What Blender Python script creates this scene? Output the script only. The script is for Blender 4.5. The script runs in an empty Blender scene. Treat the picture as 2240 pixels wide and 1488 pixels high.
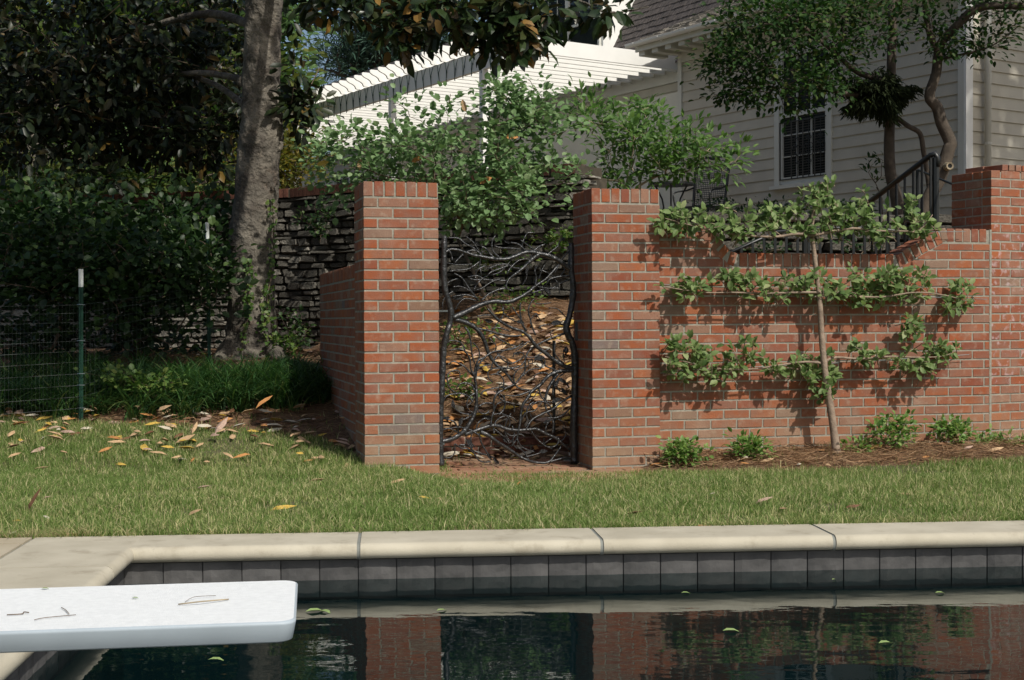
import bpy, math, random
import numpy as np
from mathutils import Vector, Matrix
R = math.radians
random.seed(7); rng = np.random.default_rng(11)
scn = bpy.context.scene
col = scn.collection

# ------------------------------------------------------------------ camera
F = 3000.0                      # focal length in pixels of the 2240 px wide photograph
CAMZ = 0.88
PITCH = math.atan(44 / F); ROLL = -0.0038
CR = Matrix.Rotation(math.pi / 2 - PITCH, 3, 'X') @ Matrix.Rotation(ROLL, 3, 'Z')
cd = bpy.data.cameras.new('camera'); cam = bpy.data.objects.new('camera', cd); col.objects.link(cam)
cam.matrix_world = Matrix.Translation((0, 0, CAMZ)) @ CR.to_4x4()
cd.sensor_width = 36; cd.lens = F / 2240 * 36; cd.clip_end = 2000; cd.clip_start = 0.05
scn.camera = cam
# ------------------------------------------------------------------ light
SUN_AZ = Vector((0.616, -0.788, 0)).normalized(); SUN_EL = R(46)
sund = SUN_AZ * math.cos(SUN_EL) + Vector((0, 0, math.sin(SUN_EL)))
w = bpy.data.worlds.new('World'); scn.world = w; w.use_nodes = True
nt = w.node_tree; nt.nodes.clear()
sky = nt.nodes.new('ShaderNodeTexSky'); sky.sky_type = 'NISHITA'; sky.sun_disc = False
sky.sun_elevation = SUN_EL; sky.sun_rotation = math.atan2(SUN_AZ.x, SUN_AZ.y)
sky.air_density = 1.0; sky.dust_density = 3.0; sky.ozone_density = 1.0
bg = nt.nodes.new('ShaderNodeBackground'); bg.inputs['Strength'].default_value = 0.095
wo = nt.nodes.new('ShaderNodeOutputWorld')
nt.links.new(sky.outputs[0], bg.inputs[0]); nt.links.new(bg.outputs[0], wo.inputs[0])
sl = bpy.data.lights.new('sun', 'SUN'); sl.energy = 4.0; sl.angle = R(0.9); sl.color = (1, .95, .87)
so = bpy.data.objects.new('sun', sl); col.objects.link(so)
so.rotation_euler = (-sund).to_track_quat('-Z', 'Y').to_euler()
scn.view_settings.view_transform = 'Standard'; scn.view_settings.look = 'None'
scn.view_settings.exposure = 0.0; scn.view_settings.gamma = 1.0
scn.view_settings.use_curve_mapping = False
try:
    scn.cycles.transparent_max_bounces = 16; scn.cycles.max_bounces = 8
except Exception: pass

# ------------------------------------------------------------------ measuring helpers
def ray(px, py):
    return CR @ Vector(((px - 1120) / F, -(py - 744) / F, -1))
def at(px, py, Y):              # point at distance Y seen at photo pixel
    d = ray(px, py); return Vector((0, 0, CAMZ)) + d * (Y / d.y)
def onz(px, py, z):
    d = ray(px, py); return Vector((0, 0, CAMZ)) + d * ((z - CAMZ) / d.z)
def proj(p):
    q = CR.transposed() @ (Vector(p) - Vector((0, 0, CAMZ)))
    if q.z > -0.05: return (-9999, -9999, -1)
    return (1120 + F * q.x / -q.z, 744 - F * q.y / -q.z, -q.z)
def rnd(a, b): return random.uniform(a, b)

# ------------------------------------------------------------------ objects
WM = {}
def put(o, parent=None, M=None):
    M = M.copy() if M is not None else Matrix.Identity(4)
    col.objects.link(o) if o.name not in col.objects else None
    if parent is not None:
        o.parent = parent; o.matrix_local = WM[parent.name].inverted() @ M
    else: o.matrix_local = M
    WM[o.name] = M
    return o
def tag(o, label=None, cat=None, group=None, kind=None):
    if label: o['label'] = label
    if cat: o['category'] = cat
    if group: o['group'] = group
    if kind: o['kind'] = kind
    return o
def thing(name, label, cat, loc, group=None, kind=None):
    o = bpy.data.objects.new(name, None); put(o, None, Matrix.Translation(Vector(loc)))
    o.empty_display_size = .1
    return tag(o, label, cat, group, kind)
class MB:
    def __init__(s): s.v = []; s.f = []
    def add(s, vs, fs):
        n = len(s.v); s.v += [tuple(v) for v in vs]; s.f += [tuple(i + n for i in f) for f in fs]; return s
    def box(s, c, size, M=None):
        x, y, z = [q / 2 for q in size]
        vs = [Vector((a * x, b * y, d * z)) for a in (-1, 1) for b in (-1, 1) for d in (-1, 1)]
        if M is not None: vs = [M @ v for v in vs]
        vs = [v + Vector(c) for v in vs]
        return s.add(vs, [(0, 1, 3, 2), (4, 6, 7, 5), (0, 4, 5, 1), (2, 3, 7, 6), (0, 2, 6, 4), (1, 5, 7, 3)])
    def bar(s, a, b, wdt, hgt, up=(0, 0, 1)):
        a = Vector(a); b = Vector(b); d = (b - a); L = d.length
        if L < 1e-5: return s
        x = d / L; u = Vector(up); y = u.cross(x)
        if y.length < 1e-3: y = Vector((1, 0, 0)).cross(x)
        y.normalize(); z = x.cross(y)
        M = Matrix((x, y, z)).transposed()
        return s.box((a + b) / 2, (L, wdt, hgt), M)
    def tube(s, pts, rad, n=6, cap=True):
        pts = [Vector(p) for p in pts]; m = len(pts)
        if not hasattr(rad, '__len__'): rad = [rad] * m
        base = len(s.v); ref = None
        for i, p in enumerate(pts):
            t = (pts[min(i + 1, m - 1)] - pts[max(i - 1, 0)])
            if t.length < 1e-6: t = Vector((0, 0, 1))
            t.normalize()
            if ref is None:
                ref = t.cross(Vector((0, 1, .3)));
                if ref.length < .1: ref = t.cross(Vector((1, 0, 0)))
            ref = (ref - t * ref.dot(t)).normalized(); b = t.cross(ref)
            for k in range(n):
                a = 2 * math.pi * k / n
                s.v.append(tuple(p + (ref * math.cos(a) + b * math.sin(a)) * rad[i]))
        for i in range(m - 1):
            for k in range(n):
                k2 = (k + 1) % n; o = base + i * n
                s.f.append((o + k, o + k2, o + n + k2, o + n + k))
        if cap:
            s.f.append(tuple(base + k for k in reversed(range(n)))); s.f.append(tuple(base + (m - 1) * n + k for k in range(n)))
        return s
    def prism(s, poly, ext):     # poly: list of 3D points, ext: vector
        n = len(poly); e = Vector(ext); P = [Vector(p) for p in poly]
        return s.add(P + [p + e for p in P], [tuple(range(n))[::-1], tuple(range(n, 2 * n))] + [(i, (i + 1) % n, n + (i + 1) % n, n + i) for i in range(n)])
    def mesh(s, name):
        me = bpy.data.meshes.new(name); me.from_pydata(s.v, [], s.f); me.validate(); return me
    def build(s, name, m, parent=None, M=None, smooth=False, label=None, kind=None):
        me = s.mesh(name); me.materials.append(m)
        if name in ('coping_stone', 'joint'):
            me.polygons.foreach_set('use_smooth', [True] * len(me.polygons)); me.set_sharp_from_angle(angle=R(30))
        if smooth: me.polygons.foreach_set('use_smooth', [True] * len(me.polygons))
        o = bpy.data.objects.new(name, me); put(o, parent, M)
        if label: o['label'] = label
        if kind: o['kind'] = kind
        return o
def inst(name, me, parent, M):
    o = bpy.data.objects.new(name, me); return put(o, parent, M)
def smoothpath(pts, k=4):
    pts = [Vector(p) for p in pts]
    if len(pts) < 3: return pts
    out = []
    for i in range(len(pts) - 1):
        p0 = pts[max(i - 1, 0)]; p1 = pts[i]; p2 = pts[i + 1]; p3 = pts[min(i + 2, len(pts) - 1)]
        for j in range(k):
            t = j / k
            out.append(.5 * ((2 * p1) + (p2 - p0) * t + (2 * p0 - 5 * p1 + 4 * p2 - p3) * t * t + (3 * p1 - p0 - 3 * p2 + p3) * t ** 3))
    out.append(pts[-1]); return out
def lerp(a, b, t): return a + (b - a) * t

# ------------------------------------------------------------------ materials
def mat(name, c, rough=.8, var=.25, scale=8.0, c2=None, bump=0.0, bscale=40.0, spec=.3, metal=0.0, stretch=(1, 1, 1), detail=6.0, rand=0.0, coord='Object'):
    m = bpy.data.materials.new(name); m.use_nodes = True; t = m.node_tree; n = t.nodes; L = t.links
    b = n['Principled BSDF']; b.inputs['Roughness'].default_value = rough; b.inputs['Specular IOR Level'].default_value = spec
    b.inputs['Metallic'].default_value = metal
    tc = n.new('ShaderNodeTexCoord'); mp = n.new('ShaderNodeMapping'); mp.inputs['Scale'].default_value = stretch
    L.new(tc.outputs[coord], mp.inputs[0])
    oi = n.new('ShaderNodeObjectInfo'); mu = n.new('ShaderNodeVectorMath'); mu.operation = 'SCALE'; mu.inputs[3].default_value = 37.0
    cb = n.new('ShaderNodeCombineXYZ')
    for i in range(3): L.new(oi.outputs['Random'], cb.inputs[i])
    L.new(cb.outputs[0], mu.inputs[0]); L.new(mu.outputs[0], mp.inputs['Location'])
    nz = n.new('ShaderNodeTexNoise'); nz.inputs['Scale'].default_value = scale; nz.inputs['Detail'].default_value = detail
    L.new(mp.outputs[0], nz.inputs[0])
    rp = n.new('ShaderNodeValToRGB'); rp.color_ramp.elements[0].position = .3; rp.color_ramp.elements[1].position = .7
    ca = [q * (1 - var) for q in c]; cbb = c2 if c2 else [min(1, q * (1 + var)) for q in c]
    rp.color_ramp.elements[0].color = (*ca, 1); rp.color_ramp.elements[1].color = (*cbb, 1)
    L.new(nz.outputs[0], rp.inputs[0]); out = rp.outputs[0]
    if rand:
        hv = n.new('ShaderNodeHueSaturation'); mr = n.new('ShaderNodeMapRange')
        mr.inputs['To Min'].default_value = 1 - rand; mr.inputs['To Max'].default_value = 1 + rand
        L.new(oi.outputs['Random'], mr.inputs[0]); L.new(mr.outputs[0], hv.inputs['Value']); L.new(out, hv.inputs['Color']); out = hv.outputs[0]
    L.new(out, b.inputs['Base Color'])
    if bump:
        n2 = n.new('ShaderNodeTexNoise'); n2.inputs['Scale'].default_value = bscale; n2.inputs['Detail'].default_value = 5
        L.new(mp.outputs[0], n2.inputs[0])
        bp = n.new('ShaderNodeBump'); bp.inputs['Strength'].default_value = bump; bp.inputs['Distance'].default_value = .01
        L.new(n2.outputs[0], bp.inputs['Height']); L.new(bp.outputs[0], b.inputs['Normal'])
    return m
def leafmat(name, stops, rough=.5, spec=.4, trans=.3, tcol=None, sheen=0):
    """colour picked per leaf from a ramp; translucent"""
    m = bpy.data.materials.new(name); m.use_nodes = True; t = m.node_tree; n = t.nodes; L = t.links
    b = n['Principled BSDF']; b.inputs['Roughness'].default_value = rough; b.inputs['Specular IOR Level'].default_value = spec
    oi = n.new('ShaderNodeObjectInfo'); a = n.new('ShaderNodeAttribute'); a.attribute_name = 'tint'
    ad = n.new('ShaderNodeMath'); ad.operation = 'ADD'; fr = n.new('ShaderNodeMath'); fr.operation = 'FRACT'
    L.new(oi.outputs['Random'], ad.inputs[0]); L.new(a.outputs['Fac'], ad.inputs[1]); L.new(ad.outputs[0], fr.inputs[0])
    rp = n.new('ShaderNodeValToRGB'); e = rp.color_ramp.elements
    e[0].position = stops[0][0]; e[0].color = (*stops[0][1], 1); e[1].position = stops[-1][0]; e[1].color = (*stops[-1][1], 1)
    for p, c in stops[1:-1]:
        q = e.new(p); q.color = (*c, 1)
    L.new(fr.outputs[0], rp.inputs[0]); L.new(rp.outputs[0], b.inputs['Base Color'])
    tr = n.new('ShaderNodeBsdfTranslucent'); mx = n.new('ShaderNodeMixShader'); mx.inputs[0].default_value = trans
    hs = n.new('ShaderNodeHueSaturation'); hs.inputs['Value'].default_value = 1.5; hs.inputs['Saturation'].default_value = 1.1
    L.new(rp.outputs[0], hs.inputs['Color']); L.new(hs.outputs[0], tr.inputs[0])
    L.new(b.outputs[0], mx.inputs[1]); L.new(tr.outputs[0], mx.inputs[2])
    L.new(mx.outputs[0], n['Material Output'].inputs[0])
    return m
def brickmat(name, bloom=0.35, bloomcol=(.50, .42, .36)):
    m = bpy.data.materials.new(name); m.use_nodes = True; t = m.node_tree; n = t.nodes; L = t.links
    b = n['Principled BSDF']; b.inputs['Roughness'].default_value = .88; b.inputs['Specular IOR Level'].default_value = .2
    oi = n.new('ShaderNodeObjectInfo'); rp = n.new('ShaderNodeValToRGB'); cr = rp.color_ramp; cr.interpolation = 'LINEAR'
    st = [(0, (.245, .070, .032)), (.12, (.31, .092, .038)), (.3, (.265, .080, .035)), (.45, (.335, .110, .044)), (.6, (.215, .064, .036)), (.72, (.28, .096, .052)), (.83, (.265, .118, .072)), (.90, (.29, .16, .105)), (.95, (.205, .12, .078)), (.985, (.25, .17, .12)), (.994, (.15, .13, .125)), (1, (.13, .12, .12))]
    cr.elements[0].position = 0; cr.elements[0].color = (*st[0][1], 1); cr.elements[1].position = 1; cr.elements[1].color = (*st[-1][1], 1)
    for p, c in st[1:-1]:
        e = cr.elements.new(p); e.color = (*c, 1)
    L.new(oi.outputs['Random'], rp.inputs[0])
    tc = n.new('ShaderNodeTexCoord'); cb = n.new('ShaderNodeCombineXYZ')
    ml = n.new('ShaderNodeMath'); ml.operation = 'MULTIPLY'; ml.inputs[1].default_value = 53.0; L.new(oi.outputs['Random'], ml.inputs[0])
    for i in range(3): L.new(ml.outputs[0], cb.inputs[i])
    va = n.new('ShaderNodeVectorMath'); va.operation = 'ADD'; L.new(tc.outputs['Object'], va.inputs[0]); L.new(cb.outputs[0], va.inputs[1])
    def noise(sc, det=4):
        q = n.new('ShaderNodeTexNoise'); q.inputs['Scale'].default_value = sc; q.inputs['Detail'].default_value = det; L.new(va.outputs[0], q.inputs[0]); return q
    def ramp(src, a, c, lo=0., hi=1.):
        q = n.new('ShaderNodeMapRange'); q.inputs['From Min'].default_value = a; q.inputs['From Max'].default_value = c; q.inputs['To Min'].default_value = lo; q.inputs['To Max'].default_value = hi; L.new(src, q.inputs[0]); return q.outputs[0]
    def mix(f, c1, c2, typ='MIX'):
        q = n.new('ShaderNodeMix'); q.data_type = 'RGBA'; q.blend_type = typ
        if isinstance(f, float): q.inputs[0].default_value = f
        else: L.new(f, q.inputs[0])
        for s, c in ((6, c1), (7, c2)):
            if isinstance(c, tuple): q.inputs[s].default_value = (*c, 1)
            else: L.new(c, q.inputs[s])
        return q.outputs[2]
    c = mix(ramp(noise(9, 3).outputs[0], .35, .7), rp.outputs[0], mix(.6, rp.outputs[0], (.20, .13, .10)))
    c = mix(ramp(noise(160, 2).outputs[0], .55, .75, 0, .5), c, (.12, .05, .04))
    c = mix(ramp(noise(22, 9).outputs[0], .54, .76, 0, bloom), c, bloomcol)
    ge = n.new('ShaderNodeNewGeometry'); sx = n.new('ShaderNodeSeparateXYZ'); L.new(ge.outputs['Position'], sx.inputs[0])
    sw_ = n.new('ShaderNodeTexNoise'); sw_.inputs['Scale'].default_value = 3.5; sw_.inputs['Detail'].default_value = 7; L.new(ge.outputs['Position'], sw_.inputs[0])
    md = n.new('ShaderNodeMath'); md.operation = 'MULTIPLY'; L.new(ramp(sx.outputs[2], .30, -.12), md.inputs[0]); L.new(ramp(sw_.outputs[0], .3, .7, .2, 1), md.inputs[1])
    c = mix(md.outputs[0], c, (.31, .21, .13))          # soil splash at the foot of the walls
    c = mix(ramp(sw_.outputs[0], .56, .70, 0, .28), c, (.36, .26, .20))     # weathering that crosses brick edges
    L.new(c, b.inputs['Base Color'])
    bp = n.new('ShaderNodeBump'); bp.inputs['Strength'].default_value = .55; bp.inputs['Distance'].default_value = .004
    L.new(noise(110, 4).outputs[0], bp.inputs['Height']); L.new(bp.outputs[0], b.inputs['Normal'])
    return m

M_brick = brickmat('brick_red', .38, (.40, .33, .25))
M_brick_white = brickmat('brick_bloom', .8, (.52, .42, .42))
M_brick_old = mat('brick_dark_old', (.10, .040, .028), .9, .4, 9, c2=(.17, .075, .05), bump=.5, bscale=60, rand=.3)
M_mortar = mat('mortar', (.29, .275, .225), .95, .18, 30, bump=.5, bscale=200)
M_stone = mat('fieldstone', (.11, .105, .09), .95, .5, 9, c2=(.24, .225, .19), bump=1, bscale=30, rand=.3, detail=9)
for q in M_stone.node_tree.nodes:
    if q.type == 'BUMP': q.inputs['Distance'].default_value = .03
M_stonegap = mat('wall_earth', (.060, .052, .038), 1, .4, 10)
M_coping = mat('limestone_coping', (.42, .385, .295), .8, .09, 5, c2=(.48, .445, .35), bump=.12, bscale=150)
def add_dirt(m, scale, thr, colr, amt):
    t = m.node_tree; n = t.nodes; L = t.links; b = n['Principled BSDF']; src = b.inputs['Base Color'].links[0].from_socket
    mp = [q for q in n if q.type == 'MAPPING'][0]
    q = n.new('ShaderNodeTexNoise'); q.inputs['Scale'].default_value = scale; q.inputs['Detail'].default_value = 8; q.inputs['Roughness'].default_value = .65; L.new(mp.outputs[0], q.inputs[0])
    r = n.new('ShaderNodeMapRange'); r.inputs['From Min'].default_value = thr; r.inputs['From Max'].default_value = thr + .15; r.inputs['To Max'].default_value = amt; L.new(q.outputs[0], r.inputs[0])
    x = n.new('ShaderNodeMix'); x.data_type = 'RGBA'; L.new(r.outputs[0], x.inputs[0]); L.new(src, x.inputs[6]); x.inputs[7].default_value = (*colr, 1)
    L.new(x.outputs[2], b.inputs['Base Color'])
add_dirt(M_coping, 7, .54, (.27, .235, .17), .6); add_dirt(M_coping, 40, .64, (.16, .14, .11), .5)
M_joint = mat('grey_grout', (.20, .21, .19), .9, .15, 20)
M_deck = mat('deck_stone', (.41, .355, .25), .8, .12, 3, c2=(.45, .40, .30), bump=.15, bscale=90)
add_dirt(M_deck, 4, .5, (.36, .29, .20), .4)
M_tile = mat('slate_tile', (.055, .056, .056), .6, .25, 6, c2=(.10, .098, .095), bump=1, bscale=9, rand=.10, detail=8)
add_later = M_tile
M_plaster = mat('dark_plaster', (.015, .042, .048), .9, .2, 3)
M_grout = mat('dark_grout', (.045, .045, .045), .9, .1, 3)
M_soil = mat('lawn_soil', (.10, .11, .045), 1, .35, 25, c2=(.13, .12, .06), bump=.6, bscale=60)
M_mulch = mat('pine_mulch', (.13, .075, .042), 1, .45, 30, c2=(.23, .14, .08), bump=1, bscale=90)
M_terr = mat('terrace_floor', (.20, .17, .13), .9, .2, 5)
M_white = mat('white_paint', (.80, .80, .76), .55, .03, 4, bump=.05, bscale=60)
M_siding = mat('cream_siding', (.51, .475, .39), .7, .07, 3, c2=(.55, .515, .425), stretch=(1, 1, .3), bump=.08, bscale=70)
M_trim = mat('trim_paint', (.60, .60, .54), .6, .04, 4)
M_pipe = mat('downspout_paint', (.50, .49, .43), .5, .06, 4)
M_glass = mat('window_glass', (.012, .015, .015), .25, .4, 2, spec=.12)
M_blind = mat('window_blind', (.06, .057, .05), .8, .15, 3)
M_shingle = mat('cedar_shingle', (.075, .065, .06), .9, .35, 9, c2=(.15, .13, .12), bump=.7, bscale=25, stretch=(1, 4, 1), rand=.35)
M_shingle_l = mat('weathered_shingle', (.22, .20, .17), .9, .35, 9, c2=(.33, .30, .25), bump=.7, bscale=25, rand=.3)
M_iron = mat('wrought_iron', (.022, .024, .026), .30, .35, 30, c2=(.05, .053, .055), bump=.9, bscale=45, spec=.75, metal=.3)
M_black = mat('black_metal', (.012, .014, .014), .4, .2, 20, spec=.5)
M_postg = mat('green_post_paint', (.012, .045, .030), .5, .2, 20)
M_postw = mat('post_white_tip', (.62, .65, .63), .5, .1, 20)
M_wire = mat('galvanised_wire', (.22, .26, .26), .35, .2, 20, metal=.7, spec=.6)
M_fwire = mat('green_fence_wire', (.055, .07, .065), .5, .2, 20)
M_board = mat('board_white_grit', (.70, .725, .72), .8, .03, 60, c2=(.75, .775, .77), bump=.25, bscale=420)
add_dirt(M_board, 3, .60, (.66, .67, .66), .14)
M_boardside = mat('board_side_shade_tint', (.36, .42, .46), .45, .06, 9)  # shade on the board's side is put into this grey-blue base colour
M_bark = mat('magnolia_bark', (.095, .086, .072), .95, .35, 4, c2=(.235, .21, .17), bump=1, bscale=16, detail=10)
for q in M_bark.node_tree.nodes:
    if q.type == 'BUMP': q.inputs['Distance'].default_value = .05
add_dirt(M_bark, 2.2, .47, (.055, .045, .038), .8); add_dirt(M_bark, 7, .57, (.22, .14, .095), .4); add_dirt(M_bark, 14, .57, (.33, .29, .23), .6); add_dirt(M_bark, 22, .56, (.03, .025, .02), .85)
M_bark2 = mat('smooth_bark', (.075, .06, .045), .85, .3, 12, bump=.5, bscale=50)
M_twig = mat('twig_bark', (.13, .095, .065), .9, .3, 30, bump=.3, bscale=90)
M_twigl = mat('pale_twig', (.30, .25, .17), .9, .3, 30)
M_appleb = mat('apple_bark', (.25, .19, .14), .85, .3, 18, bump=.5, bscale=80)
M_path = brickmat('paving_brick', .2)
M_grass = leafmat('lawn_grass', [(0, (.10, .165, .035)), (.3, (.165, .245, .062)), (.6, (.25, .32, .105)), (.8, (.34, .38, .14)), (.92, (.48, .45, .22)), (1, (.58, .52, .30))], .6, .3, .35)
M_drygrass = leafmat('dry_grass', [(0, (.36, .28, .15)), (.5, (.45, .36, .21)), (1, (.20, .20, .08))], .8, .2, .3)
M_needle = leafmat('pine_needles', [(0, (.15, .085, .045)), (.4, (.27, .155, .08)), (.8, (.40, .27, .155)), (1, (.10, .06, .035))], .8, .2, .1)
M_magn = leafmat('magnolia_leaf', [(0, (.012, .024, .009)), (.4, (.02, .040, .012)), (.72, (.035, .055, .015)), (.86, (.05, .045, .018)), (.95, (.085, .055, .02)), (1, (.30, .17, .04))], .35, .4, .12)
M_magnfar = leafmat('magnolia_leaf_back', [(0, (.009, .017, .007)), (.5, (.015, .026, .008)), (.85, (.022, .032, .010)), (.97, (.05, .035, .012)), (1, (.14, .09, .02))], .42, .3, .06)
M_vib = leafmat('viburnum_leaf', [(0, (.12, .20, .07)), (.4, (.145, .25, .10)), (.8, (.19, .30, .13)), (1, (.27, .36, .18))], .5, .4, .3)
M_bright = leafmat('bright_shrub_leaf', [(0, (.06, .13, .03)), (.5, (.095, .185, .045)), (1, (.16, .26, .075))], .5, .4, .4)
M_apple = leafmat('apple_leaf', [(0, (.085, .15, .045)), (.4, (.13, .20, .06)), (.75, (.18, .26, .09)), (.93, (.25, .32, .13)), (1, (.32, .36, .17))], .55, .3, .35)
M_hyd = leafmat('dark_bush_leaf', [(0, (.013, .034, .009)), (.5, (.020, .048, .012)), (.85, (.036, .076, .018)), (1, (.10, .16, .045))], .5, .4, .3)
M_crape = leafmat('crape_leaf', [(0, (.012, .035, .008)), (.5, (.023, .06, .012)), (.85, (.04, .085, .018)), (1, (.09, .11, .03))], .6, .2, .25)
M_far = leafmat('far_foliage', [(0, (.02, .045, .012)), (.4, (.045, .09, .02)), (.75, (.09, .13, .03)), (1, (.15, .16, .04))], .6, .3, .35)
M_farlight = leafmat('far_light_foliage', [(0, (.07, .14, .05)), (.5, (.12, .20, .08)), (1, (.16, .26, .10))], .6, .3, .4)
M_fargold = leafmat('golden_hedge', [(0, (.05, .075, .012)), (.5, (.11, .12, .02)), (1, (.20, .15, .03))], .6, .3, .35)
M_pine = leafmat('blue_pine_needle', [(0, (.03, .065, .045)), (.5, (.045, .095, .065)), (1, (.08, .13, .09))], .6, .3, .2)
M_lir = leafmat('liriope_blade', [(0, (.018, .055, .015)), (.5, (.035, .095, .022)), (.88, (.07, .15, .035)), (1, (.18, .22, .07))], .5, .4, .25)
M_ivy = leafmat('ivy_leaf', [(0, (.05, .11, .02)), (.6, (.09, .16, .03)), (1, (.16, .20, .05))], .5, .4, .3)
M_bed = leafmat('bedding_leaf', [(0, (.07, .15, .03)), (.5, (.13, .24, .05)), (1, (.26, .36, .11))], .5, .4, .35)
M_mist = leafmat('twiggy_clump', [(0, (.012, .02, .007)), (.6, (.022, .034, .010)), (1, (.035, .045, .015))], .8, .2, .1)
M_leafs = {k: mat('fallen_' + k, c, .7, .3, 20, c2=c2, bump=.2, bscale=50) for k, c, c2 in [
    ('tan', (.46, .30, .16), (.58, .40, .23)), ('yellow', (.52, .33, .045), (.60, .42, .10)), ('brown', (.13, .065, .035), (.20, .10, .05)),
    ('pink', (.42, .27, .20), (.50, .36, .28)), ('orange', (.45, .19, .06), (.52, .26, .09)), ('green', (.20, .30, .10), (.28, .38, .14)), ('pale', (.55, .48, .36), (.60, .55, .44))]}

# water: clear dark body with a mirror-like surface
M_water = bpy.data.materials.new('pool_water'); M_water.use_nodes = True
t = M_water.node_tree; n = t.nodes; L = t.links; n.remove(n['Principled BSDF'])
tr = n.new('ShaderNodeBsdfTransparent'); tr.inputs[0].default_value = (.32, .50, .52, 1)
gl = n.new('ShaderNodeBsdfGlossy'); gl.inputs['Roughness'].default_value = .012; gl.inputs[0].default_value = (.92, .95, .95, 1)
fr = n.new('ShaderNodeFresnel'); fr.inputs[0].default_value = 1.36
mx = n.new('ShaderNodeMixShader'); tc = n.new('ShaderNodeTexCoord'); mp = n.new('ShaderNodeMapping'); mp.inputs['Scale'].default_value = (1.0, 2.2, 1)
L.new(tc.outputs['Object'], mp.inputs[0])
n1 = n.new('ShaderNodeTexNoise'); n1.inputs['Scale'].default_value = 2.3; n1.inputs['Detail'].default_value = 2
n2 = n.new('ShaderNodeTexNoise'); n2.inputs['Scale'].default_value = 13; n2.inputs['Detail'].default_value = 2
L.new(mp.outputs[0], n1.inputs[0]); L.new(mp.outputs[0], n2.inputs[0])
b1 = n.new('ShaderNodeBump'); b1.inputs['Strength'].default_value = .17; b1.inputs['Distance'].default_value = .012
b2 = n.new('ShaderNodeBump'); b2.inputs['Strength'].default_value = .10; b2.inputs['Distance'].default_value = .0016
L.new(n1.outputs[0], b1.inputs['Height']); L.new(n2.outputs[0], b2.inputs['Height']); L.new(b1.outputs[0], b2.inputs['Normal'])
L.new(b2.outputs[0], gl.inputs['Normal']); L.new(b2.outputs[0], fr.inputs['Normal'])
L.new(fr.outputs[0], mx.inputs[0]); L.new(tr.outputs[0], mx.inputs[1]); L.new(gl.outputs[0], mx.inputs[2]); L.new(mx.outputs[0], n['Material Output'].inputs[0])

# ------------------------------------------------------------------ leaves
def tpl(kind):
    if kind == 'long':       # magnolia like, 12 tris
        xs = [0, .22, .7, 1.0]; ws = [0, .17, .185, 0]; zs = [0, .05, .03, -.06]
    elif kind == 'curl':
        xs = [0, .28, .62, 1.0]; ws = [0, .16, .17, 0]; zs = [.02, .14, .12, .02]
    elif kind == 'round':
        xs = [0, .25, .68, 1.0]; ws = [0, .36, .36, 0]; zs = [0, .04, .03, -.08]
    elif kind == 'lance':
        xs = [0, .3, .6, 1.0]; ws = [0, .14, .13, 0]; zs = [0, .04, .02, -.1]
    elif kind == 'oval':
        xs = [0, .28, .65, 1.0]; ws = [0, .25, .24, 0]; zs = [0, .04, .03, -.08]
    elif kind == 'lite':
        v = np.array([(0, 0, 0), (.5, .22, .06), (.5, -.22, .06), (1, 0, 0)], float); return v, [(0, 2, 3, 1)]
    elif kind == 'needle':
        v = np.array([(0, -.012, 0), (0, .012, 0), (1, .008, 0), (1, -.008, 0)], float); return v, [(0, 1, 2, 3)]
    v = [(xs[0], 0, zs[0])]
    up = .12 if kind != 'curl' else -.30
    for i in (1, 2): v += [(xs[i], ws[i], zs[i] + up * ws[i] * 2), (xs[i], 0, zs[i] - .02 if kind != 'curl' else zs[i]), (xs[i], -ws[i], zs[i] + up * ws[i] * 2)]
    v.append((1, 0, zs[3]))
    f = [(0, 2, 1), (0, 3, 2), (1, 2, 5, 4), (2, 3, 6, 5), (4, 5, 7), (5, 6, 7)]
    return np.array(v, float), f
TPL = {k: tpl(k) for k in ('long', 'curl', 'round', 'lance', 'oval', 'lite', 'needle')}
def frames(dirs, nrms):
    d = dirs / (np.linalg.norm(dirs, axis=1, keepdims=True) + 1e-9)
    nn = nrms - d * np.sum(nrms * d, axis=1, keepdims=True)
    nn = nn / (np.linalg.norm(nn, axis=1, keepdims=True) + 1e-9)
    y = np.cross(nn, d); return np.stack([d, y, nn], axis=2)        # columns
def leafmesh(name, kind, pos, dirs, nrms, size, m, wid=1.0):
    v, f = TPL[kind]; N = len(pos); k = len(v)
    A = frames(dirs, nrms); s = np.ones((k, 3)); s[:, 1] = wid
    V = np.einsum('nij,kj->nki', A, v * s) * size[:, None, None] + pos[:, None, :]
    me = bpy.data.meshes.new(name)
    lens = np.array([len(q) for q in f]); idx = np.concatenate([np.array(q) for q in f])
    loops = (idx[None, :] + (np.arange(N) * k)[:, None]).ravel()
    starts = np.concatenate([[0], np.cumsum(np.tile(lens, N))[:-1]])
    me.vertices.add(N * k); me.vertices.foreach_set('co', V.astype(np.float32).ravel())
    me.loops.add(len(loops)); me.loops.foreach_set('vertex_index', loops.astype(np.int32))
    me.polygons.add(N * len(f)); me.polygons.foreach_set('loop_start', starts.astype(np.int32)); me.polygons.foreach_set('loop_total', np.tile(lens, N).astype(np.int32))
    me.update(calc_edges=True)
    a = me.attributes.new('tint', 'FLOAT', 'POINT'); a.data.foreach_set('value', np.repeat(rng.random(N), k).astype(np.float32))
    me.materials.append(m); return me
SH = {}
def sharedleaf(kind, m, wid=1.0):
    key = (kind, m.name, wid)
    if key not in SH:
        v, f = TPL[kind]; me = bpy.data.meshes.new('leaf'); me.from_pydata([(a, b * wid, c) for a, b, c in v], [], f); me.materials.append(m); SH[key] = me
    return SH[key]
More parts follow.
